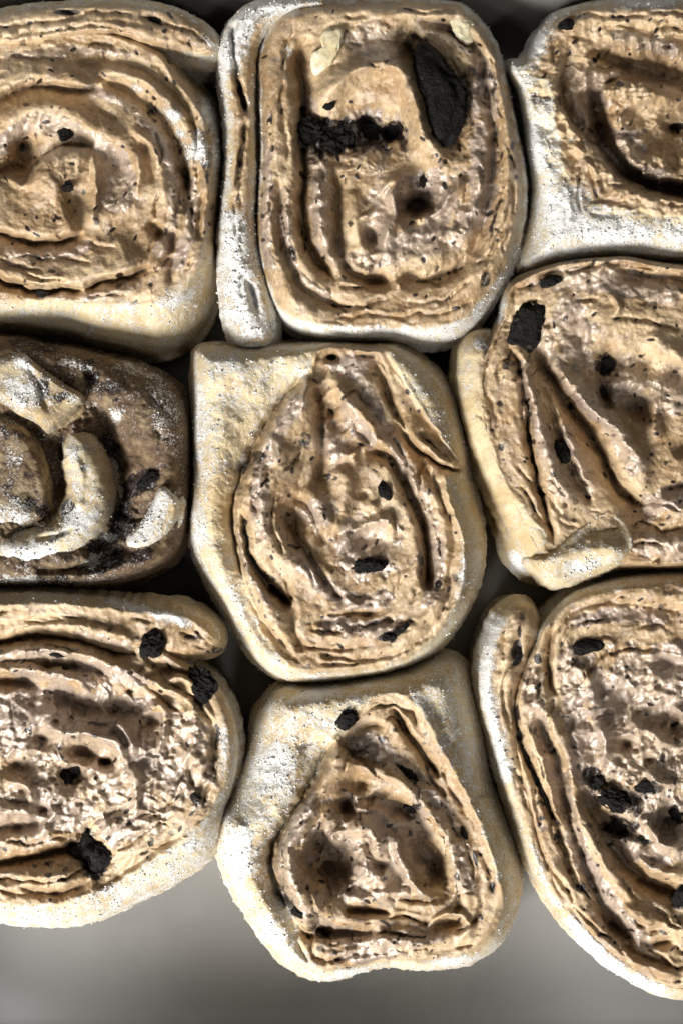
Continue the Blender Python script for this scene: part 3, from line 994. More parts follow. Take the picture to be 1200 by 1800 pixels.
# --- roll with thick floured wall and sunken swirl
def roll_sunken_swirl():
    e = roll(1190, 220, 'roll with thick floured wall around a sunken pinkish swirl and a thumb of dough')
    s = Sampler()
    out = [(1002, 10, 26, 12), (972, 22, 24, 12), (945, 52, 22, 20), (918, 98, 20, 30), (896, 104, 14, 30), (891, 128, 16, 40), (905, 160, 22, 60), (914, 200, 26, 62),
           (922, 270, 30, 62), (930, 330, 50, 70), (926, 400, 70, 80), (916, 468, 80, 100), (975, 474, 70, 110), (1040, 468, 66, 110), (1115, 462, 60, 95), (1200, 466, 56, 85),
           (1300, 462, 60, 60), (1400, 430, 50, 40), (1470, 350, 44, 30), (1490, 220, 44, 30), (1470, 100, 40, 20), (1400, 20, 40, 14), (1250, -6, 34, 14), (1120, -8, 30, 16), (1050, -3, 26, 12)]
    F = [
        ('b', 1185, 215, 205, 125, 12, -52),
        ('l', [(1400, 330), (1300, 360), (1200, 346), (1160, 336), (1120, 321), (1090, 300), (1060, 266), (1030, 240), (1003, 212), (986, 172), (985, 130), (1005, 92)], -18, 40, -16, 26),
        ('c', [(1030, 150), (1046, 200), (1056, 240), (1075, 275), (1102, 305), (1150, 328), (1230, 335)], 13, 42),
        ('c', [(1038, 110), (1060, 100), (1100, 112), (1150, 126), (1210, 142), (1280, 160)], 14, 44),
        ('l', [(1300, 300), (1200, 322), (1122, 306), (1090, 278), (1072, 240), (1060, 200), (1053, 160), (1085, 140), (1150, 142), (1210, 158)], 20, 46, 8, 14),
        ('r', [(1090, 165), (1140, 195), (1150, 240)], 40, 10),
        ('c', [(1200, 218), (1178, 226), (1160, 215)], 8, 20),
        ('b', 1165, 170, 26, 16, 20, 10),
        ('r', [(1072, 55), (1078, 95)], 6, 8), ('r', [(1092, 52), (1098, 102)], 7, 10), ('r', [(1116, 56), (1122, 110)], 7, 11), ('r', [(1138, 60), (1146, 108)], 6, 10),
        ('r', [(1162, 62), (1168, 112)], 7, 11), ('r', [(1186, 66), (1190, 116)], 6, 9),
        ('c', [(1085, 70), (1088, 108)], 5, 7), ('c', [(1108, 70), (1112, 112)], 5, 8), ('c', [(1130, 72), (1134, 112)], 5, 8), ('c', [(1155, 74), (1158, 116)], 5, 8),
        ('r', [(1002, 130), (1010, 165), (1025, 205), (1045, 235)], 14, 9), ('r', [(1030, 115), (1030, 165), (1040, 205)], 7, 10),
        ('b', 1018, 130, 18, 14, 0, 8),
        ('r', [(1125, 322), (1130, 302), (1131, 288)], 3, 18), ('r', [(1155, 325), (1158, 310)], 3, 12),
        ('c', [(975, 205), (1010, 245), (1045, 272)], 5, 5), ('c', [(1030, 372), (1050, 378), (1072, 372)], 4, 5),
        ('f', [(1008, 120), (1015, 170), (1035, 225), (1065, 265), (1110, 300), (1190, 330)], 24), ('fb', 1030, 160, 46, 60, -10, 1.1),
        ('f', [(1050, 115), (1110, 130), (1180, 150), (1250, 190)], 18), ('fb', 1105, 250, 46, 40, 30, 0.95), ('f', [(1070, 60), (1130, 75), (1200, 90)], 18),
        ('flb', 935, 80, 30, 60, 30, 0.9), ('flb', 940, 260, 28, 80, -8, 1.0), ('flb', 985, 370, 60, 70, 10, 1.05), ('flb', 1080, 410, 130, 40, 2, 1.05), ('flb', 1010, 445, 60, 22, 0, 1.0),
        ('flb', 1140, 4, 80, 12, 0, 0.9), ('flb', 1190, 410, 60, 26, 0, 0.9),
        ('nf', 1010, 300, 34, 30, 40, 0.75), ('nf', 1110, 360, 80, 24, 10, 0.8), ('nf', 955, 165, 22, 20, 0, 0.7), ('nf', 925, 400, 16, 60, 0, 0.6),
        ('kb', 950, 172, 18, 22, -20, 0.55), ('kb', 1090, 148, 10, 8, 0, 0.7), ('kb', 1195, 222, 20, 6, 0, 0.9), ('kb', 1000, 250, 16, 6, 40, 0.5),
        ('kb', 1145, 260, 10, 20, 30, 0.45),
    ]
    body(e, 'dough_coil', (1190, 220), out, F, H=8, ze=-130, prof=(1.9, 1.6), seed=31, flour=0.55, rough=0.6, samp=s)
    chunk(e, s, 994, 43, 17, 10, -25, 0.6, seed=14)
    chunk(e, s, 1192, 223, 18, 5, -5, 0.6, seed=15)  # dark piece standing in for the shade of the centre hole
    chunk(e, s, 1042, 106, 7, 6, 0, 0.6, seed=16)
    flush_dust(e)

# --- dusty roll with folded tongue
def roll_dusty():
    e = roll(70, 815, 'dusty grey brown roll with a curled floury tongue of dough at its core')
    s = Sampler()
    out = [(-50, 594, 40, 300), (0, 590, 32, 300), (35, 592, 32, 300), (85, 602, 32, 300), (140, 612, 34, 300), (190, 624, 40, 300), (252, 642, 56, 300), (300, 668, 60, 300),
           (325, 700, 56, 300), (334, 750, 50, 300), (335, 810, 50, 300), (334, 860, 50, 300), (328, 920, 54, 300), (315, 972, 60, 300), (282, 1002, 64, 300), (233, 1024, 60, 300),
           (167, 1038, 56, 300), (83, 1036, 50, 300), (0, 1034, 46, 300), (-80, 1022, 44, 300), (-150, 972, 44, 300), (-190, 880, 44, 300), (-196, 780, 44, 300), (-170, 680, 44, 300), (-110, 612, 40, 300)]
    F = [
        ('b', 100, 830, 150, 120, 10, -62),
        ('c', [(150, 690), (185, 745), (205, 800), (216, 855), (210, 910), (190, 950), (150, 985)], 20, 34),
        ('b', 250, 750, 60, 90, -30, 14),
        ('c', [(160, 640), (155, 680), (160, 700)], 9, 10),
        ('c', [(255, 690), (285, 715), (300, 745)], 5, 4), ('c', [(270, 745), (290, 775)], 5, 4),
        ('c', [(160, 625), (200, 650), (235, 690)], 8, 5),
        ('b', 205, 725, 16, 22, -20, 8),
        ('r', [(80, 1015), (160, 1015), (230, 995), (290, 965)], 18, 10),
        ('c', [(60, 1003), (140, 998), (200, 975), (240, 970)], 9, 16),
        ('kb', 245, 850, 44, 24, -20, 0.9), ('kb', 215, 920, 26, 40, 20, 0.85), ('kb', 190, 990, 40, 18, -15, 0.85), ('kb', 250, 975, 30, 12, -20, 0.9), ('kb', 190, 820, 24, 70, 5, 0.75),
        ('kb', 60, 605, 50, 14, 8, 0.75), ('kb', 100, 1020, 60, 14, 0, 0.55), ('kb', 160, 650, 20, 26, 0, 0.7), ('kb', 195, 690, 30, 24, 20, 0.55), ('kb', 185, 960, 40, 20, 0, 0.6),
        ('flb', 205, 728, 12, 18, -20, 0.75), ('flb', 165, 985, 26, 12, -20, 0.85), ('flb', 130, 640, 40, 14, 20, 0.5), ('flb', 190, 945, 16, 12, 0, 0.7),
        ('flb', 285, 720, 36, 80, -15, 0.42), ('flb', 40, 1018, 60, 14, 0, 0.5), ('flb', 240, 650, 60, 14, 20, 0.42),
        ('nf', 240, 800, 40, 60, 0, 0.6), ('nf', 290, 960, 40, 40, 0, 0.5),
    ]
    body(e, 'outer_dough', (70, 815), out, F, H=0, ze=-120, seed=41, cocoa=0.85, flour=0.13, rough=0.5, samp=s, gx=-0.03)
    # left lobe
    body(e, 'inner_dough', (-30, 830), [(-120, 740, 40, 200), (-60, 715, 40, 200), (0, 716, 36, 200), (35, 732, 34, 200), (68, 766, 30, 200), (88, 815, 28, 200), (95, 860, 28, 200), (92, 905, 30, 200),
                                         (66, 930, 34, 200), (10, 945, 40, 200), (-60, 945, 40, 200), (-120, 920, 40, 200), (-145, 830, 40, 200)],
         [('flb', 10, 910, 60, 36, 0, 0.7), ('flb', 30, 800, 24, 40, 0, 0.35), ('kb', 40, 860, 40, 40, 0, 0.5), ('kb', 30, 760, 40, 26, 30, 0.5), ('kb', 75, 900, 16, 14, 0, 0.7), ('b', 60, 880, 20, 30, 0, -6),
          ('nf', 60, 830, 26, 60, 0, 0.7)],
         H=-14, ze=-110, drop=0.02, tuck=0.001, seed=42, cocoa=0.75, flour=0.14, samp=s)
    # curled tongue
    ribbon(e, 'dough_tongue', [(112, 772, 26, -26), (138, 790, 40, -10), (158, 840, 44, -4), (155, 890, 46, -4), (120, 940, 44, -2), (60, 962, 42, 0), (-20, 965, 42, -4), (-110, 950, 34, -20)],
           [('c', [(100, 800), (104, 850), (112, 890)], 8, 10), ('kb', 120, 895, 16, 22, 25, 0.9), ('kb', 105, 945, 40, 6, -25, 0.6), ('flb', 140, 920, 40, 50, 30, 0.8), ('flb', 60, 975, 90, 26, 0, 1.0),
            ('flb', 128, 800, 22, 24, 0, 0.7), ('nf', 178, 830, 14, 50, -15, 0.9), ('r', [(130, 800), (142, 850), (135, 900)], 9, 7), ('nf', 115, 850, 10, 40, 0, 0.8), ('c', [(60, 950), (100, 942), (130, 925)], 4, 8)],
           skw=90, ze=-100, drop=0.02, seed=43, cocoa=0.25, flour=0.35, samp=s)
    # flap folded in from above
    body(e, 'dough_flap', (60, 680), [(-60, 630, 30, 200), (0, 618, 26, 200), (40, 612, 22, 200), (75, 640, 18, 200), (110, 668, 14, 200), (152, 696, 10, 200), (138, 722, 14, 200), (108, 748, 18, 200),
                                       (84, 762, 18, 200), (66, 746, 20, 200), (34, 731, 24, 200), (0, 712, 26, 200), (-60, 715, 30, 200), (-90, 675, 30, 200)],
         [('flb', 40, 690, 46, 40, 20, 0.8), ('flb', 40, 640, 30, 14, 30, 0.9), ('kb', 78, 680, 12, 24, -10, 0.65), ('kb', 115, 700, 26, 14, 20, 0.6), ('nf', 110, 725, 30, 20, -30, 0.6), ('c', [(50, 640), (70, 680), (88, 730)], 6, 6),
          ('flb', 130, 702, 16, 12, 20, 0.7)],
         H=16, ze=-50, drop=0.015, tuck=0.002, seed=44, cocoa=0.5, flour=0.22, samp=s)
    # loose floury lump
    body(e, 'dough_scrap', (274, 918), [(283, 852, 8, 200), (308, 868, 10, 200), (316, 892, 10, 200), (302, 930, 10, 200), (262, 961, 8, 200), (226, 962, 8, 200), (225, 942, 8, 200), (248, 918, 8, 200), (266, 886, 8, 200)],
         [('flb', 262, 915, 14, 50, 35, 1.0), ('nf', 300, 905, 16, 34, 25, 0.6), ('kb', 272, 890, 6, 16, 20, 0.4)],
         H=8, ze=-40, drop=0.012, tuck=0.001, seed=45, cocoa=0.2, flour=0.6, samp=s)
    chunk(e, s, 262, 843, 26, 13, -25, 0.5, seed=17)
    chunk(e, s, 196, 990, 20, 9, -20, 0.5, seed=18)
    flush_dust(e)

# --- teardrop roll in the middle
def roll_teardrop():
    e = roll(590, 900, 'teardrop swirl roll with cream coloured wall, enclosed on all sides by other rolls')
    s = Sampler()
    out = [(350, 608, 34, 200), (405, 604, 34, 130), (470, 602, 32, 100), (520, 600, 28, 50), (576, 597, 16, 6), (640, 600, 14, 4), (682, 600, 18, 6), (706, 604, 30, 30), (762, 642, 46, 58), (800, 698, 50, 62), (820, 770, 46, 55),
           (826, 830, 40, 44), (838, 874, 44, 48), (850, 945, 46, 42), (843, 1020, 46, 36), (810, 1092, 44, 30), (762, 1148, 36, 20), (704, 1178, 28, 14), (642, 1192, 26, 14), (557, 1201, 26, 18),
           (500, 1196, 28, 26), (452, 1168, 30, 30), (414, 1114, 32, 28), (368, 1036, 38, 40), (340, 974, 40, 62), (334, 915, 40, 72), (338, 850, 40, 84), (338, 784, 40, 108), (337, 690, 40, 150), (338, 632, 36, 180)]
    F = [
        ('l', [(545, 650), (502, 696), (468, 748), (444, 792), (425, 836), (411, 884), (412, 940), (430, 1021), (466, 1096), (520, 1150)], -16, 40, -18, 44),
        ('c', [(545, 652), (502, 698), (468, 750), (445, 793), (426, 836), (413, 884), (414, 940), (430, 1018)], 7, 22),
        ('r', [(400, 690), (385, 800), (378, 900), (385, 980), (410, 1060)], 24, 9),
        ('b', 410, 650, 60, 40, -20, 9),
        ('c', [(424, 890), (438, 974), (467, 1021), (510, 1066)], 7, 22), ('c', [(470, 1025), (492, 1045), (514, 1070)], 7, 26),
        ('c', [(556, 678), (562, 730), (566, 798), (556, 850)], 8, 18),
        ('b', 580, 725, 20, 40, -15, -24),
        ('r', [(590, 650), (600, 690), (642, 736), (682, 798), (705, 850)], 13, 16),
        ('r', [(548, 660), (535, 700), (530, 740)], 9, 10),
        ('r', [(500, 760), (495, 830), (470, 880), (480, 950), (530, 1000), (600, 1050)], 26, 14),
        ('r', [(545, 850), (560, 900), (580, 945)], 18, 16), ('r', [(600, 815), (605, 870), (590, 940)], 18, 13),
        ('r', [(568, 806), (595, 800), (619, 803), (622, 830)], 9, 8),
        ('c', [(506, 880), (540, 890), (570, 960)], 7, 12),
        ('b', 512, 915, 26, 18, 40, -22), ('c', [(505, 905), (540, 975), (590, 1045), (610, 1050)], 7, 16),
        ('b', 640, 945, 46, 36, 20, -13), ('r', [(590, 965), (640, 925), (680, 915), (692, 945)], 9, 12),
        ('c', [(640, 800), (676, 800), (709, 855), (738, 917), (749, 974), (750, 1040)], 9, 32),
        ('l', [(750, 1040), (749, 974), (738, 917), (709, 855), (676, 798)], -8, 30, -6, 12),
        ('c', [(668, 640), (680, 690), (690, 712), (735, 800), (780, 890), (795, 970), (775, 1060)], 8, 8),
        ('r', [(760, 850), (785, 930), (785, 1010), (745, 1090), (680, 1130)], 14, 7),
        ('l', [(690, 735), (709, 760), (728, 784), (776, 817), (812, 828)], -10, 26, -9, 12), ('c', [(705, 756), (728, 785), (776, 818), (818, 829)], 5, 20),
        ('l', [(680, 618), (714, 679), (747, 732), (776, 774), (818, 826)], -7, 14, 0, 10),
        ('r', [(778, 832), (788, 880), (814, 950), (810, 1040), (770, 1110)], 7, 8),
        ('r', [(547, 652), (556, 625), (575, 610), (600, 612)], 6, 8), ('b', 583, 628, 12, 7, 0, -14), ('r', [(600, 616), (640, 618), (676, 620)], 5, 8),
        ('c', [(640, 620), (660, 640), (690, 715)], 7, 12),
        ('c', [(560, 1100), (580, 1095), (600, 1085)], 5, 10), ('c', [(600, 1075), (640, 1080), (670, 1076)], 5, 10), ('r', [(540, 1110), (620, 1120), (690, 1100)], 12, 6),
        ('c', [(520, 1060), (515, 1110), (540, 1150)], 7, 10), ('c', [(560, 1150), (640, 1160), (720, 1140), (770, 1090)], 6, 7),
        ('b', 455, 800, 22, 20, 0, -10), ('b', 655, 890, 8, 8, 0, 8), ('b', 640, 870, 9, 8, 0, -8), ('r', [(618, 790), (628, 802)], 4, 14),
        ('f', [(560, 640), (620, 650), (660, 720), (700, 800), (750, 900), (770, 1000), (740, 1080)], 16),
        ('f', [(545, 690), (510, 730), (470, 800), (455, 880), (470, 960)], 20), ('f', [(600, 700), (620, 740), (660, 790)], 18),
        ('fb', 640, 960, 66, 70, 0, 1.1), ('fb', 580, 770, 30, 50, 0, 1.0), ('fb', 560, 900, 40, 40, 0, 0.9), ('f', [(520, 960), (570, 1030), (640, 1060), (700, 1040)], 20),
        ('f', [(560, 1090), (640, 1105), (720, 1090)], 18), ('f', [(420, 930), (440, 1010), (480, 1070)], 8),
        ('fb', 620, 640, 46, 22, 0, 1.0),
        ('flb', 350, 740, 26, 110, 0, 0.7), ('flb', 400, 640, 60, 36, -10, 0.7), ('flb', 350, 930, 20, 60, 0, 0.9), ('flb', 420, 1060, 16, 60, -25, 0.75), ('flb', 832, 980, 22, 100, 0, 0.7),
        ('flb', 760, 690, 36, 60, -30, 0.42), ('flb', 500, 612, 60, 12, 0, 0.55), ('flb', 815, 1000, 14, 60, 8, 0.75), ('flb', 560, 1190, 80, 10, 0, 0.55),
        ('nf', 395, 890, 26, 80, 0, 0.9), ('nf', 420, 760, 26, 50, 20, 0.6),
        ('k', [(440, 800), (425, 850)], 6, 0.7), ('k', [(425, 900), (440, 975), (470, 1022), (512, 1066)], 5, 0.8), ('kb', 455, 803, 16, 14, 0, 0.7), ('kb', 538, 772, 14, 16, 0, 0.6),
        ('kb', 474, 1018, 16, 8, 30, 0.7), ('kb', 770, 1026, 8, 8, 0, 0.8), ('kb', 582, 628, 10, 6, 0, 0.9), ('k', [(715, 680), (720, 700)], 5, 0.8), ('kb', 740, 990, 10, 40, 0, 0.4),
        ('kb', 690, 1112, 34, 8, -25, 0.7), ('k', [(600, 1075), (640, 1082), (670, 1078)], 4, 0.6),
    ]
    FACE = [(545, 655), (500, 698), (466, 750), (443, 793), (424, 836), (410, 884), (410, 940), (422, 1000), (440, 1060), (470, 1120), (510, 1165), (560, 1185), (640, 1178), (705, 1160),
            (765, 1120), (805, 1050), (815, 960), (790, 880), (782, 834), (812, 824), (780, 776), (748, 732), (714, 680), (686, 628), (676, 606), (600, 604), (562, 614)]
    body(e, 'dough_coil', (590, 900), out, F, H=8, ze=-120, prof=(1.9, 1.6), facepoly=FACE, seed=51, flour=0.36, rough=0.75, samp=s)
    chunk(e, s, 651, 993, 30, 14, -14, 0.75, seed=20)
    chunk(e, s, 677, 862, 12, 18, -35, 0.6, seed=21)
    chunk(e, s, 678, 1120, 18, 8, 10, 0.6, seed=22)
    chunk(e, s, 708, 1104, 16, 6, -35, 0.7, seed=23)
    chunk(e, s, 583, 628, 10, 5, 0, 0.4, seed=24)  # dark piece filling the hole at the tip in place of its shade
    flush_dust(e)

# --- roll with the yellow wall
def roll_yellow_wall():
    e = roll(1160, 730, 'roll with smooth yellow dough wall and a squarish cookie chunk above its folded flap')
    s = Sampler()
    out = [(892, 495, 12, 4), (936, 470, 14, 6), (990, 453, 14, 6), (1050, 446, 14, 6), (1100, 444, 14, 6), (1150, 454, 14, 6), (1200, 458, 16, 6), (1320, 458, 30, 8), (1430, 492, 36, 10), (1490, 582, 40, 12),
           (1510, 720, 40, 12), (1492, 860, 40, 12), (1420, 962, 36, 12), (1300, 1002, 24, 8), (1200, 1006, 18, 6), (1130, 1006, 18, 6), (1060, 1012, 30, 10), (985, 1024, 50, 40), (930, 1020, 60, 70), (892, 985, 70, 90),
           (868, 920, 60, 60), (848, 860, 44, 40), (834, 800, 36, 30), (822, 740, 30, 24), (818, 680, 26, 20), (822, 640, 24, 14), (848, 600, 18, 10), (868, 560, 16, 8), (878, 525, 14, 6)]
    F = [
        ('c', [(890, 600), (905, 630), (918, 668), (927, 717), (930, 770), (944, 840), (962, 910), (974, 960)], 7, 22),
        ('l', [(890, 600), (905, 630), (918, 668), (927, 717), (930, 770), (944, 840), (962, 910), (974, 960)], 2, 30, -8, 14),
        ('c', [(930, 606), (946, 628), (976, 672), (1004, 714), (1032, 752), (1054, 788), (1078, 840), (1104, 872), (1136, 890)], 13, 40),
        ('l', [(1140, 892), (1104, 872), (1078, 840), (1054, 788), (1032, 752), (1004, 714), (976, 672), (944, 626)], 10, 40, 12, 26),
        ('r', [(915, 640), (940, 700), (952, 760), (976, 840), (1005, 880), (1022, 890)], 13, 15),
        ('c', [(945, 660), (970, 720), (990, 790), (1018, 850), (1040, 885)], 6, 13), ('c', [(925, 640), (945, 690), (968, 740)], 5, 9), ('r', [(960, 690), (985, 740), (1010, 800), (1035, 860)], 7, 10),
        ('r', [(955, 620), (985, 660), (1010, 690), (1040, 720), (1078, 748), (1112, 792), (1142, 856)], 13, 16),
        ('b', 1077, 555, 70, 46, 0, 12), ('b', 1120, 715, 30, 24, 30, -34), ('b', 1072, 640, 24, 34, -20, -22), ('b', 1060, 690, 12, 26, -20, -14), ('c', [(1050, 640), (1065, 690), (1075, 725)], 8, 13),
        ('r', [(1145, 690), (1150, 740), (1160, 780)], 12, 12), ('r', [(1140, 580), (1175, 615), (1215, 640)], 18, 14), ('b', 1130, 640, 34, 22, 20, -12), ('b', 1185, 660, 20, 16, 0, -14),
        ('c', [(1020, 540), (1015, 590), (1035, 640)], 12, 8), ('r', [(1075, 510), (1085, 540), (1080, 560)], 5, 9),
        ('c', [(1080, 465), (1110, 480), (1150, 488), (1220, 492)], 9, 18), ('r', [(900, 494), (950, 474), (1010, 458), (1090, 452), (1200, 466)], 7, 9), ('r', [(1045, 485), (1060, 462), (1066, 478)], 5, 14),
        ('c', [(940, 482), (970, 480), (990, 472)], 6, 9), ('b', 925, 575, 38, 44, 15, -14),
        ('r', [(1150, 880), (1200, 900), (1280, 890)], 18, 10), ('c', [(1160, 860), (1220, 850), (1280, 820)], 8, 14), ('b', 1125, 905, 34, 30, 0, -22), ('r', [(1130, 965), (1200, 950), (1260, 960)], 18, 12),
        ('r', [(1150, 985), (1155, 1000)], 6, 10), ('c', [(1180, 800), (1240, 760), (1300, 700), (1300, 620), (1240, 570)], 12, 18),
        ('f', [(905, 630), (935, 700), (955, 780), (980, 850), (1010, 890)], 17), ('f', [(940, 560), (960, 620), (1000, 670), (1050, 720), (1090, 770), (1130, 840)], 24), ('f', [(960, 500), (1030, 490), (1110, 500), (1200, 520)], 30),
        ('fb', 1010, 580, 40, 90, -20, 1.1), ('fb', 1100, 670, 60, 60, 20, 1.1), ('fb', 1180, 690, 60, 50, 0, 1.0), ('f', [(1120, 900), (1200, 870), (1280, 860)], 30), ('fb', 1180, 960, 70, 34, 0, 1.0), ('f', [(985, 740), (1020, 820), (1040, 880)], 12),
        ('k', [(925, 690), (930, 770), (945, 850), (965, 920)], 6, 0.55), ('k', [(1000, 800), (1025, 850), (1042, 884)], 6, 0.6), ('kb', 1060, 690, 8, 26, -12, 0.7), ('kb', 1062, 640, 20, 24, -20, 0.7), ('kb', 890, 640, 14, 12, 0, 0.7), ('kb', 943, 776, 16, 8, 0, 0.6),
        ('kb', 1105, 825, 20, 10, 20, 0.45), ('kb', 964, 494, 22, 12, 0, 0.6), ('k', [(945, 640), (985, 690), (1040, 770), (1080, 850)], 9, 0.35),  # last stroke paints shade into the main groove
        ('flb', 876, 545, 14, 30, 25, 0.95), ('flb', 910, 990, 22, 30, -20, 0.85), ('nf', 870, 900, 40, 60, 0, 0.8), ('flb', 1000, 455, 60, 6, -4, 0.4),
    ]
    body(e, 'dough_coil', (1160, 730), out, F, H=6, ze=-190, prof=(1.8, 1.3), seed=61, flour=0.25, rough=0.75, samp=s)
    ribbon(e, 'dough_wall', [(866, 584, 16, -6), (846, 612, 38, 6), (842, 660, 44, 10), (852, 730, 42, 10), (874, 810, 38, 8), (908, 890, 35, 6), (942, 958, 30, 2), (956, 988, 16, -4)],
           [('l', [(880, 605), (886, 660), (892, 730), (912, 810), (940, 890), (966, 955)], -6, 20, -1, 20), ('flb', 850, 605, 30, 22, 0, 0.85), ('kb', 876, 625, 6, 9, 0, 0.6), ('kb', 890, 650, 6, 12, 0, 0.6), ('c', [(828, 729), (850, 733), (862, 738)], 3, 4),
            ('kb', 905, 780, 8, 40, -15, 0.35), ('nf', 880, 800, 60, 160, -15, 0.6), ('c', [(855, 870), (862, 874)], 3, 3)],
           Re=44, skw=(12, 90), ze=-90, drop=0.03, tuck=0.0, seed=62, flour=0.22, samp=s)
    body(e, 'folded_flap', (1035, 968), [(930, 982, 14, 200), (968, 966, 10, 200), (992, 944, 10, 200), (1025, 917, 10, 200), (1056, 898, 10, 200), (1086, 903, 10, 200), (1108, 924, 8, 200), (1116, 960, 8, 200), (1090, 993, 12, 200),
                                         (1028, 1018, 16, 200), (976, 1031, 16, 200), (948, 1012, 16, 200)],
         [('r', [(945, 998), (1000, 975), (1050, 965), (1105, 968)], 17, 11), ('b', 1065, 922, 36, 18, -10, -12), ('flb', 1020, 995, 70, 20, -12, 0.75), ('kb', 1075, 920, 16, 26, 0, 0.22), ('flb', 990, 960, 30, 14, -30, 0.4), ('c', [(940, 972), (955, 978), (970, 968)], 5, 6)],
         H=14, ze=-34, drop=0.03, tuck=0.002, seed=63, flour=0.28, samp=s)
    chunk(e, s, 0, 0, 1, 1, seed=25, up=0.95, th=22, jag=0.8, poly=[(912, 536), (934, 530), (955, 535), (958, 556), (952, 580), (947, 604), (930, 620), (908, 612), (888, 602), (896, 574)])
    chunk(e, s, 982, 793, 23, 24, 0, 0.6, seed=26)
    chunk(e, s, 966, 493, 20, 11, -10, 0.55, seed=27)
    chunk(e, s, 1063, 640, 15, 18, -20, 0.45, seed=28)
    flush_dust(e)

# --- torn roll with the pointed tail
def roll_torn():
    e = roll(110, 1340, 'roll with rough torn filling, pointed dough tail and a bright floured lower rim')
    s = Sampler()
    out = [(-90, 1062, 30, 8), (0, 1050, 30, 6), (120, 1060, 30, 4), (250, 1100, 24, 3), (330, 1160, 18, 3), (378, 1196, 16, 4), (400, 1229, 18, 6), (415, 1269, 20, 9), (421, 1315, 22, 12), (414, 1368, 26, 14), (396, 1425, 40, 22),
           (386, 1470, 52, 42), (362, 1514, 58, 56), (314, 1550, 58, 56), (272, 1572, 58, 54), (220, 1597, 56, 48), (166, 1621, 54, 50), (110, 1630, 50, 42), (38, 1628, 48, 40), (0, 1622, 46, 38), (-80, 1602, 44, 30), (-150, 1520, 40, 24),
           (-190, 1400, 40, 20), (-190, 1260, 36, 16), (-160, 1140, 34, 12)]
    F = [
        ('c', [(-40, 1140), (0, 1132), (73, 1120), (147, 1127), (205, 1146), (240, 1150)], 8, 22), ('l', [(240, 1150), (205, 1146), (147, 1127), (73, 1120), (0, 1132), (-40, 1145)], -6, 26, -4, 10),
        ('r', [(-20, 1160), (60, 1142), (140, 1150), (210, 1175), (260, 1190)], 12, 13), ('c', [(60, 1165), (140, 1172), (200, 1190)], 7, 9),
        ('r', [(-20, 1180), (60, 1178), (130, 1195), (170, 1220)], 12, 14), ('b', 20, 1200, 60, 14, 8, -26), ('b', 125, 1235, 50, 22, 15, -30), ('b', 55, 1225, 26, 18, 0, -12),
        ('r', [(0, 1225), (45, 1210), (50, 1240)], 7, 12), ('r', [(120, 1240), (127, 1262)], 5, 14),
        ('b', 150, 1325, 30, 16, 15, -40), ('b', 185, 1340, 16, 10, 0, -20), ('b', 128, 1362, 28, 24, 0, -26), ('b', 210, 1245, 24, 20, 0, -22), ('b', 262, 1268, 28, 26, 30, -26), ('b', 235, 1300, 14, 20, 0, -10),
        ('r', [(75, 1265), (110, 1285), (160, 1290), (205, 1310), (215, 1345)], 11, 20), ('r', [(195, 1255), (225, 1290), (240, 1330)], 8, 16), ('r', [(240, 1270), (280, 1240), (290, 1280), (275, 1330)], 8, 14),
        ('r', [(235, 1340), (240, 1390), (235, 1430)], 9, 13), ('b', 30, 1345, 36, 22, 0, -22), ('b', 75, 1300, 24, 18, 0, -16), ('r', [(10, 1370), (50, 1385), (60, 1420)], 8, 12), ('b', 30, 1455, 50, 14, -8, -22),
        ('b', 78, 1425, 14, 10, 30, -16), ('r', [(70, 1480), (85, 1440), (110, 1420)], 9, 13), ('r', [(-10, 1430), (40, 1425), (60, 1450)], 10, 12),
        ('c', [(-40, 1528), (0, 1519), (55, 1508), (121, 1493), (150, 1490)], 9, 28), ('b', 88, 1545, 70, 24, -5, 14), ('c', [(30, 1560), (90, 1570), (140, 1560), (160, 1540)], 7, 12),
        ('r', [(290, 1200), (320, 1190), (345, 1215)], 9, 12), ('r', [(250, 1190), (290, 1210), (330, 1225)], 9, 12), ('c', [(265, 1170), (310, 1180), (345, 1190)], 8, 14), ('c', [(375, 1270), (378, 1320), (368, 1370)], 7, 12), ('b', 350, 1350, 26, 34, 10, 8),
        ('c', [(335, 1330), (335, 1370), (350, 1395)], 5, 10), ('r', [(335, 1230), (345, 1290), (330, 1340)], 10, 10), ('b', 320, 1440, 50, 40, -30, 5), ('c', [(165, 1570), (230, 1525), (320, 1465)], 7, 6),
        ('b', 165, 1505, 34, 50, -30, -22),
        ('fb', 150, 1300, 230, 110, 15, 1.5), ('f', [(-20, 1150), (80, 1150), (180, 1180), (270, 1200)], 18), ('fb', 60, 1420, 130, 60, 0, 1.2), ('fb', 300, 1330, 80, 100, 0, 1.2), ('fb', 230, 1440, 90, 50, -20, 1.0),
        ('fb', 95, 1590, 30, 12, 0, 0.7),
        ('kb', 100, 1330, 40, 26, 0, 0.35), ('kb', 160, 1505, 36, 46, -30, 0.75), ('kb', 245, 1465, 20, 14, 0, 0.5), ('kb', 265, 1480, 8, 12, 0, 0.6), ('kb', 345, 1402, 14, 12, 0, 0.6), ('k', [(378, 1250), (383, 1310), (372, 1370)], 6, 0.65), ('kb', 135, 1365, 18, 20, 0, 0.5),
        ('kb', 188, 1340, 10, 8, 0, 0.6), ('kb', 130, 1230, 34, 16, 10, 0.35), ('kb', 355, 1225, 22, 30, 0, 0.6),
        ('flb', 395, 1310, 10, 70, 0, 0.7), ('flb', 240, 1560, 160, 24, -28, 0.62), ('flb', 60, 1615, 130, 20, 2, 0.72), ('flb', 340, 1490, 50, 26, -45, 0.75),
    ]
    body(e, 'dough_coil', (110, 1340), out, F, H=4, ze=-105, seed=71, flour=0.5, rough=1.2, bub=1.6, samp=s)
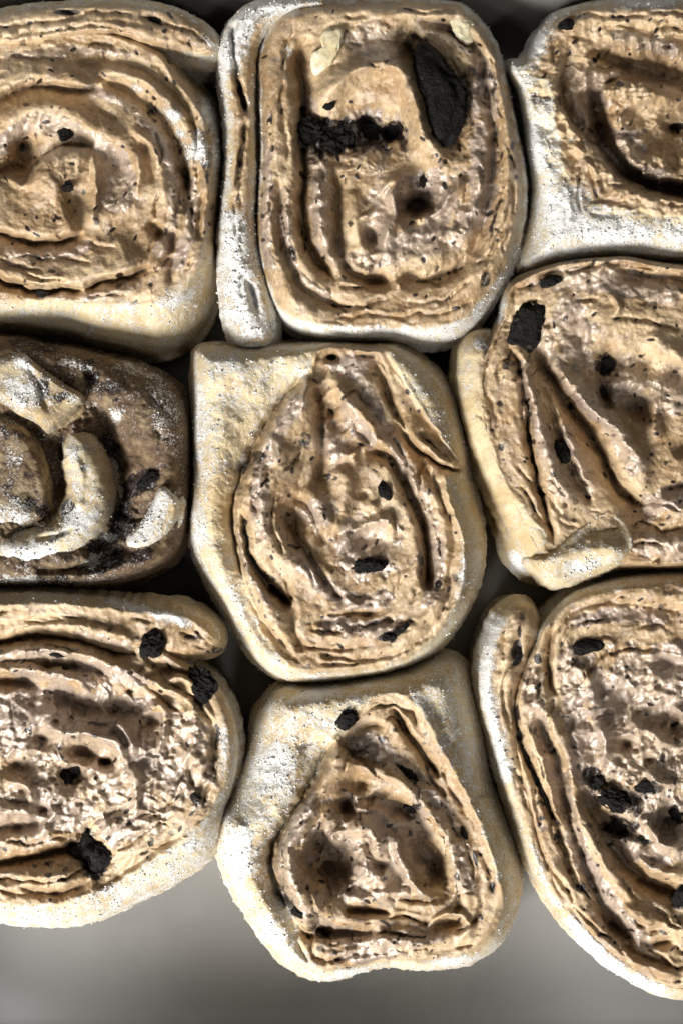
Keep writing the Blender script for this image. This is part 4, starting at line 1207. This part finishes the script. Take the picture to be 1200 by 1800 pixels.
    T = [('c', [(-60, 1120), (0, 1108), (40, 1096), (73, 1091), (121, 1089)], 5, 12), ('r', [(100, 1095), (180, 1110), (240, 1125)], 10, 7), ('kb', 335, 1120, 14, 4, 5, 0.9), ('c', [(320, 1118), (348, 1120)], 4, 6),
         ('f', [(120, 1112), (180, 1125), (240, 1140)], 12), ('fl', [(170, 1052), (240, 1068), (300, 1085), (345, 1105)], 9, 0.8), ('flb', 100, 1045, 100, 7, 0, 0.5), ('kb', 380, 1140, 8, 8, 0, 0.6), ('kb', 260, 1125, 30, 30, 0, 0.4), ('b', 268, 1135, 26, 26, 0, -10)]
    ribbon(e, 'dough_tail', [(-150, 1110, 26, -14), (-60, 1082, 34, 4), (40, 1078, 38, 10), (130, 1084, 42, 12), (220, 1102, 50, 12), (300, 1108, 50, 8), (345, 1118, 42, 0), (386, 1140, 24, -14)], T, Re=26, skw=(22, 4), ze=-50, seed=72, flour=0.28, samp=s)
    chunk(e, s, 268, 1136, 24, 26, 20, 0.75, seed=30)
    chunk(e, s, 356, 1206, 24, 34, -30, 0.95, seed=31)
    chunk(e, s, 0, 0, 1, 1, seed=32, up=0.85, th=24, poly=[(148, 1456), (170, 1470), (200, 1500), (192, 1525), (168, 1558), (158, 1545), (160, 1518), (128, 1505), (118, 1498), (138, 1478)])
    chunk(e, s, 113, 1368, 12, 16, 0, 0.6, seed=33)
    chunk(e, s, 134, 1352, 16, 12, 0, 0.4, seed=34)
    chunk(e, s, 99, 1149, 16, 6, 8, 0.7, seed=35)
    chunk(e, s, 344, 1402, 10, 8, 0, 0.5, seed=36)
    flush_dust(e)

# --- roll with wide shoulders
def roll_shoulders():
    e = roll(650, 1480, 'five cornered roll with wide floured shoulders around a triangular swirl opening')
    s = Sampler()
    out = [(470, 1222, 60, 160), (500, 1204, 50, 130), (571, 1196, 44, 80), (645, 1184, 44, 50), (709, 1172, 50, 52), (773, 1152, 60, 100), (814, 1166, 66, 100), (838, 1220, 70, 85), (854, 1290, 64, 72), (862, 1370, 50, 50), (890, 1440, 48, 44),
           (913, 1509, 46, 40), (911, 1582, 40, 26), (892, 1637, 34, 20), (866, 1672, 30, 16), (817, 1698, 26, 14), (743, 1706, 24, 14), (684, 1700, 22, 18), (635, 1710, 24, 22), (586, 1725, 26, 20), (545, 1722, 28, 26), (497, 1696, 32, 44),
           (458, 1651, 38, 60), (424, 1597, 42, 76), (395, 1543, 46, 86), (378, 1484, 50, 98), (380, 1435, 56, 120), (404, 1398, 70, 140), (426, 1347, 80, 160), (440, 1302, 80, 160), (448, 1258, 76, 170)]
    F = [
        ('l', [(600, 1288), (586, 1298), (561, 1346), (532, 1401), (497, 1455), (478, 1499), (483, 1548), (507, 1592), (532, 1632), (560, 1655)], -18, 40, -26, 50),
        ('c', [(590, 1300), (563, 1347), (534, 1402), (499, 1456), (481, 1500), (486, 1548), (509, 1592)], 8, 34),
        ('r', [(545, 1320), (505, 1390), (460, 1460), (445, 1510), (460, 1580), (500, 1650)], 22, 10), ('b', 530, 1240, 60, 30, -20, 6), ('c', [(560, 1300), (540, 1310), (520, 1316)], 6, 6),
        ('r', [(694, 1214), (738, 1240), (768, 1302), (802, 1361), (842, 1435), (871, 1523), (884, 1582), (864, 1641)], 12, 9),
        ('c', [(690, 1240), (709, 1278), (738, 1317), (775, 1368)], 7, 24), ('l', [(690, 1240), (709, 1278), (738, 1317), (775, 1368)], -4, 20, -6, 10), ('r', [(640, 1260), (690, 1270), (720, 1310)], 16, 6), ('c', [(625, 1290), (645, 1278), (680, 1275)], 6, 9),
        ('c', [(822, 1410), (842, 1402), (862, 1386)], 5, 12),
        ('r', [(600, 1340), (640, 1350), (694, 1371), (743, 1415), (783, 1474), (800, 1540), (790, 1600)], 15, 14), ('r', [(560, 1400), (525, 1480), (520, 1540), (555, 1590), (620, 1620), (680, 1625)], 20, 12),
        ('b', 632, 1378, 26, 20, 0, -34), ('b', 610, 1418, 24, 22, 30, -40), ('b', 580, 1522, 46, 36, 20, -52), ('b', 560, 1480, 20, 26, 0, -20), ('b', 700, 1420, 34, 14, 20, -22), ('b', 755, 1510, 22, 66, -30, -46), ('b', 660, 1400, 30, 10, -10, -12),
        ('r', [(600, 1440), (640, 1455), (665, 1490), (640, 1520), (660, 1545), (700, 1540)], 20, 20), ('r', [(692, 1460), (705, 1515), (735, 1560), (760, 1585)], 10, 20), ('c', [(640, 1460), (650, 1500), (680, 1530)], 6, 8),
        ('r', [(600, 1575), (660, 1580), (720, 1570), (765, 1590)], 14, 10), ('c', [(600, 1600), (645, 1600), (690, 1604)], 7, 18), ('c', [(700, 1575), (740, 1585), (770, 1580)], 5, 10),
        ('b', 600, 1640, 54, 12, 0, -30), ('b', 565, 1625, 20, 16, 40, -18), ('b', 785, 1625, 34, 14, -10, -22), ('r', [(640, 1655), (690, 1650), (740, 1660), (760, 1640)], 14, 9), ('r', [(740, 1640), (790, 1605), (825, 1625), (800, 1655)], 7, 12), ('b', 820, 1570, 18, 40, 0, 10),
        ('c', [(520, 1650), (535, 1680), (555, 1705)], 6, 8), ('r', [(612, 1405), (625, 1420), (660, 1425)], 5, 10),
        ('fb', 660, 1490, 130, 110, 20, 1.3), ('f', [(600, 1310), (640, 1310), (700, 1345), (760, 1400), (800, 1480), (820, 1580)], 22), ('f', [(560, 1380), (520, 1450), (500, 1530), (540, 1610), (620, 1650), (720, 1650), (800, 1630)], 22),
        ('fb', 650, 1300, 40, 24, 0, 0.8), ('fb', 650, 1680, 90, 20, 0, 0.9),
        ('k', [(586, 1300), (560, 1350), (530, 1405), (498, 1458), (482, 1505)], 5, 0.55), ('k', [(488, 1550), (510, 1595), (530, 1620)], 8, 0.85), ('kb', 720, 1420, 24, 12, 10, 0.5), ('kb', 560, 1640, 24, 12, 20, 0.55), ('kb', 645, 1475, 16, 20, 0, 0.4), ('kb', 570, 1525, 24, 20, 0, 0.35),  # first stroke paints shade under the overlapping rim
        ('kb', 750, 1500, 12, 46, -30, 0.35), ('kb', 680, 1255, 20, 10, 20, 0.4), ('kb', 835, 1510, 5, 16, -10, 0.7), ('kb', 865, 1560, 5, 12, 0, 0.6),
        ('flb', 480, 1350, 60, 90, 30, 0.9), ('flb', 420, 1500, 40, 90, -10, 1.0), ('flb', 560, 1220, 70, 24, -10, 0.9), ('flb', 480, 1640, 30, 60, -40, 0.95), ('flb', 640, 1205, 40, 16, 0, 0.7), ('flb', 600, 1715, 60, 14, -8, 0.85),
        ('flb', 820, 1260, 34, 90, -10, 0.45), ('flb', 885, 1470, 24, 70, -14, 0.4), ('flb', 800, 1690, 90, 12, -8, 0.75), ('flb', 900, 1590, 14, 50, 8, 0.6), ('nf', 515, 1440, 16, 70, 28, 0.6),
    ]
    FACE = [(604, 1290), (586, 1300), (561, 1347), (533, 1402), (498, 1456), (480, 1500), (485, 1550), (508, 1594), (530, 1640), (545, 1690), (590, 1708), (640, 1696), (700, 1688),
            (760, 1692), (815, 1682), (862, 1650), (884, 1590), (868, 1520), (840, 1438), (800, 1362), (766, 1302), (736, 1246), (694, 1216), (650, 1228), (618, 1262)]
    body(e, 'dough_coil', (650, 1480), out, F, H=2, ze=-140, prof=(1.8, 1.35), facepoly=FACE, seed=81, flour=0.42, rough=0.75, samp=s)
    chunk(e, s, 606, 1268, 22, 15, -20, 0.6, seed=40)
    chunk(e, s, 715, 1359, 20, 8, 32, 0.5, seed=41)
    chunk(e, s, 815, 1468, 6, 17, -10, 0.5, seed=42)
    chunk(e, s, 524, 1604, 17, 11, 30, 0.6, seed=43)
    chunk(e, s, 724, 1421, 16, 8, 10, 0.45, seed=44)
    flush_dust(e)

# --- roll with the long strip and cookie cluster
def roll_long_strip():
    e = roll(1180, 1370, 'roll with long narrow floured strip along one side and cluster of cookie pieces')
    s = Sampler()
    out = [(946, 1104, 12, 6), (958, 1086, 16, 8), (980, 1060, 20, 10), (1006, 1039, 24, 14), (1056, 1020, 28, 20), (1120, 1008, 30, 24), (1200, 1004, 32, 24), (1310, 1022, 40, 20), (1420, 1100, 40, 14), (1482, 1240, 40, 12), (1492, 1400, 40, 12), (1462, 1560, 40, 14),
           (1392, 1682, 36, 14), (1290, 1746, 30, 12), (1200, 1750, 26, 10), (1176, 1748, 26, 10), (1136, 1732, 24, 10), (1090, 1704, 24, 10), (1036, 1662, 24, 10), (994, 1612, 24, 8), (960, 1560, 22, 6), (940, 1500, 20, 4), (922, 1430, 18, 4), (906, 1360, 18, 4), (892, 1290, 18, 4), (892, 1230, 18, 4), (914, 1170, 16, 4), (938, 1130, 12, 4)]
    F = [
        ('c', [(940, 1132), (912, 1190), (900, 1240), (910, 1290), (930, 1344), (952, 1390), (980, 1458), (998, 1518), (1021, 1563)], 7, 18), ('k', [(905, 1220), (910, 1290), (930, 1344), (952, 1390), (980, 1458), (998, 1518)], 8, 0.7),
        ('c', [(972, 1098), (965, 1150), (968, 1205), (980, 1225)], 6, 16), ('l', [(972, 1098), (965, 1150), (968, 1205)], -4, 20, -2, 10), ('r', [(1010, 1080), (1080, 1048), (1160, 1045), (1230, 1060)], 16, 7), ('c', [(985, 1090), (1030, 1065), (1100, 1060), (1200, 1075)], 7, 8),
        ('c', [(940, 1240), (960, 1300), (980, 1344), (992, 1417), (1015, 1490), (1047, 1572), (1084, 1631), (1121, 1656)], 9, 24), ('b', 1085, 1625, 40, 20, 50, -20),
        ('r', [(945, 1180), (955, 1250), (990, 1310), (1010, 1390), (1040, 1470), (1085, 1550), (1150, 1610)], 14, 13), ('r', [(925, 1260), (945, 1330), (965, 1400), (990, 1480)], 8, 9),
        ('c', [(1020, 1380), (1040, 1420), (1066, 1474), (1112, 1528), (1148, 1556), (1200, 1575)], 13, 32), ('l', [(1020, 1380), (1040, 1420), (1066, 1474), (1112, 1528), (1148, 1556), (1200, 1575)], -4, 30, 0, 20),
        ('r', [(1090, 1590), (1150, 1620), (1220, 1640)], 13, 10), ('c', [(1060, 1620), (1110, 1670), (1180, 1700)], 9, 10), ('r', [(1060, 1640), (1120, 1690), (1200, 1720)], 12, 6), ('c', [(1120, 1655), (1150, 1660), (1190, 1650)], 8, 14), ('c', [(1130, 1640), (1170, 1630)], 6, 10),
        ('b', 1080, 1450, 40, 20, 30, -30), ('b', 1060, 1380, 30, 16, 30, -16), ('b', 1150, 1270, 50, 30, 0, -16), ('b', 1185, 1275, 20, 22, 0, -22), ('r', [(1180, 1240), (1205, 1260), (1210, 1300)], 6, 14), ('b', 1100, 1230, 40, 30, 0, -10), ('b', 1170, 1170, 34, 16, 0, -12), ('r', [(1050, 1260), (1065, 1310), (1055, 1350)], 10, 14),
        ('r', [(1090, 1300), (1130, 1280), (1180, 1310)], 10, 13), ('r', [(1120, 1320), (1150, 1370), (1200, 1380)], 9, 12), ('r', [(1010, 1160), (1040, 1220), (1030, 1270)], 12, 10), ('b', 1100, 1310, 20, 16, 0, -18), ('b', 1135, 1340, 16, 14, 0, -16), ('r', [(1130, 1430), (1160, 1480), (1200, 1490)], 9, 14), ('b', 1170, 1440, 26, 22, 0, -20),
        ('b', 1185, 1500, 20, 26, 0, 10), ('r', [(1110, 1500), (1150, 1530), (1200, 1540)], 9, 12), ('b', 1120, 1080, 60, 20, 0, -6),
        ('fb', 1150, 1270, 150, 150, 0, 1.5), ('f', [(940, 1150), (935, 1220), (955, 1300), (990, 1400), (1020, 1500), (1080, 1600), (1160, 1680)], 20), ('fb', 1150, 1450, 110, 90, 0, 1.2), ('f', [(1000, 1100), (1080, 1080), (1180, 1090)], 16), ('f', [(1000, 1130), (1010, 1240), (1020, 1330), (1050, 1430)], 26),
        ('kb', 1045, 1370, 22, 26, -30, 0.75), ('kb', 1090, 1410, 50, 26, 10, 0.75), ('kb', 1140, 1385, 30, 14, 0, 0.7), ('kb', 1090, 1455, 34, 24, 30, 0.75), ('kb', 1125, 1480, 20, 12, 0, 0.6), ('kb', 1190, 1430, 20, 22, 0, 0.6), ('kb', 1190, 1580, 20, 24, 0, 0.6), ('kb', 1055, 1137, 24, 16, 0, 0.5), ('kb', 970, 1095, 6, 16, 10, 0.5), ('kb', 945, 1160, 8, 10, 0, 0.8),
        ('kb', 1020, 1560, 10, 14, 0, 0.6), ('kb', 935, 1285, 10, 12, 0, 0.5), ('kb', 1110, 1175, 14, 8, 0, 0.5),
        ('fl', [(960, 1090), (985, 1062), (1030, 1035), (1100, 1020)], 12, 0.6),
    ]
    body(e, 'dough_coil', (1190, 1370), out, F, H=4, ze=-110, seed=91, flour=0.45, rough=1.2, bub=1.5, samp=s)
    ribbon(e, 'dough_strip', [(924, 1056, 22, -12), (912, 1090, 38, -2), (888, 1150, 42, 2), (876, 1220, 36, 0), (886, 1290, 29, 0), (905, 1365, 27, 0), (928, 1440, 26, 0), (956, 1520, 26, 0), (996, 1590, 26, -2), (1050, 1652, 26, -4), (1110, 1700, 24, -6), (1180, 1734, 22, -10), (1270, 1740, 18, -20)],
           [('kb', 907, 1151, 13, 26, 5, 0.8), ('b', 907, 1151, 11, 24, 5, -7), ('kb', 912, 1110, 5, 12, 0, 0.8), ('kb', 920, 1078, 10, 12, 0, 0.5), ('k', [(895, 1190), (895, 1240), (905, 1290)], 8, 0.5), ('fl', [(885, 1070), (862, 1120), (852, 1180), (862, 1250), (880, 1330), (900, 1390)], 14, 0.95), ('fl', [(990, 1605), (1040, 1665), (1100, 1715), (1180, 1748)], 14, 1.0),
            ('fl', [(925, 1460), (955, 1545), (990, 1610)], 8, 0.6), ('flb', 905, 1235, 8, 8, 0, 0.7), ('r', [(912, 1075), (895, 1140), (884, 1210)], 10, 4)],
           Re=24, skw=(3, 17), ze=-80, drop=0.03, tuck=0.0, seed=92, flour=0.32, samp=s)
    chunk(e, s, 0, 0, 1, 1, seed=50, up=0.5, th=12, poly=[(1006, 1134), (1020, 1126), (1040, 1124), (1060, 1130), (1058, 1142), (1040, 1146), (1022, 1152), (1008, 1148)])
    chunk(e, s, 1086, 1408, 34, 18, 14, 0.7, seed=51)
    chunk(e, s, 1048, 1378, 14, 18, -30, 0.6, seed=52)
    chunk(e, s, 1138, 1384, 24, 11, 5, 0.6, seed=53)
    chunk(e, s, 1092, 1454, 22, 16, 30, 0.6, seed=54)
    chunk(e, s, 1130, 1478, 14, 7, 10, 0.6, seed=55)
    chunk(e, s, 1192, 1429, 15, 16, 0, 0.6, seed=56)
    chunk(e, s, 1194, 1578, 14, 20, 20, 0.7, seed=57)
    chunk(e, s, 907, 1151, 9, 19, 5, 0.45, seed=58)
    flush_dust(e)

for build in (roll_flour_clumps, roll_big_chunks, roll_sunken_swirl, roll_dusty, roll_teardrop, roll_yellow_wall, roll_torn, roll_shoulders, roll_long_strip):
    build()
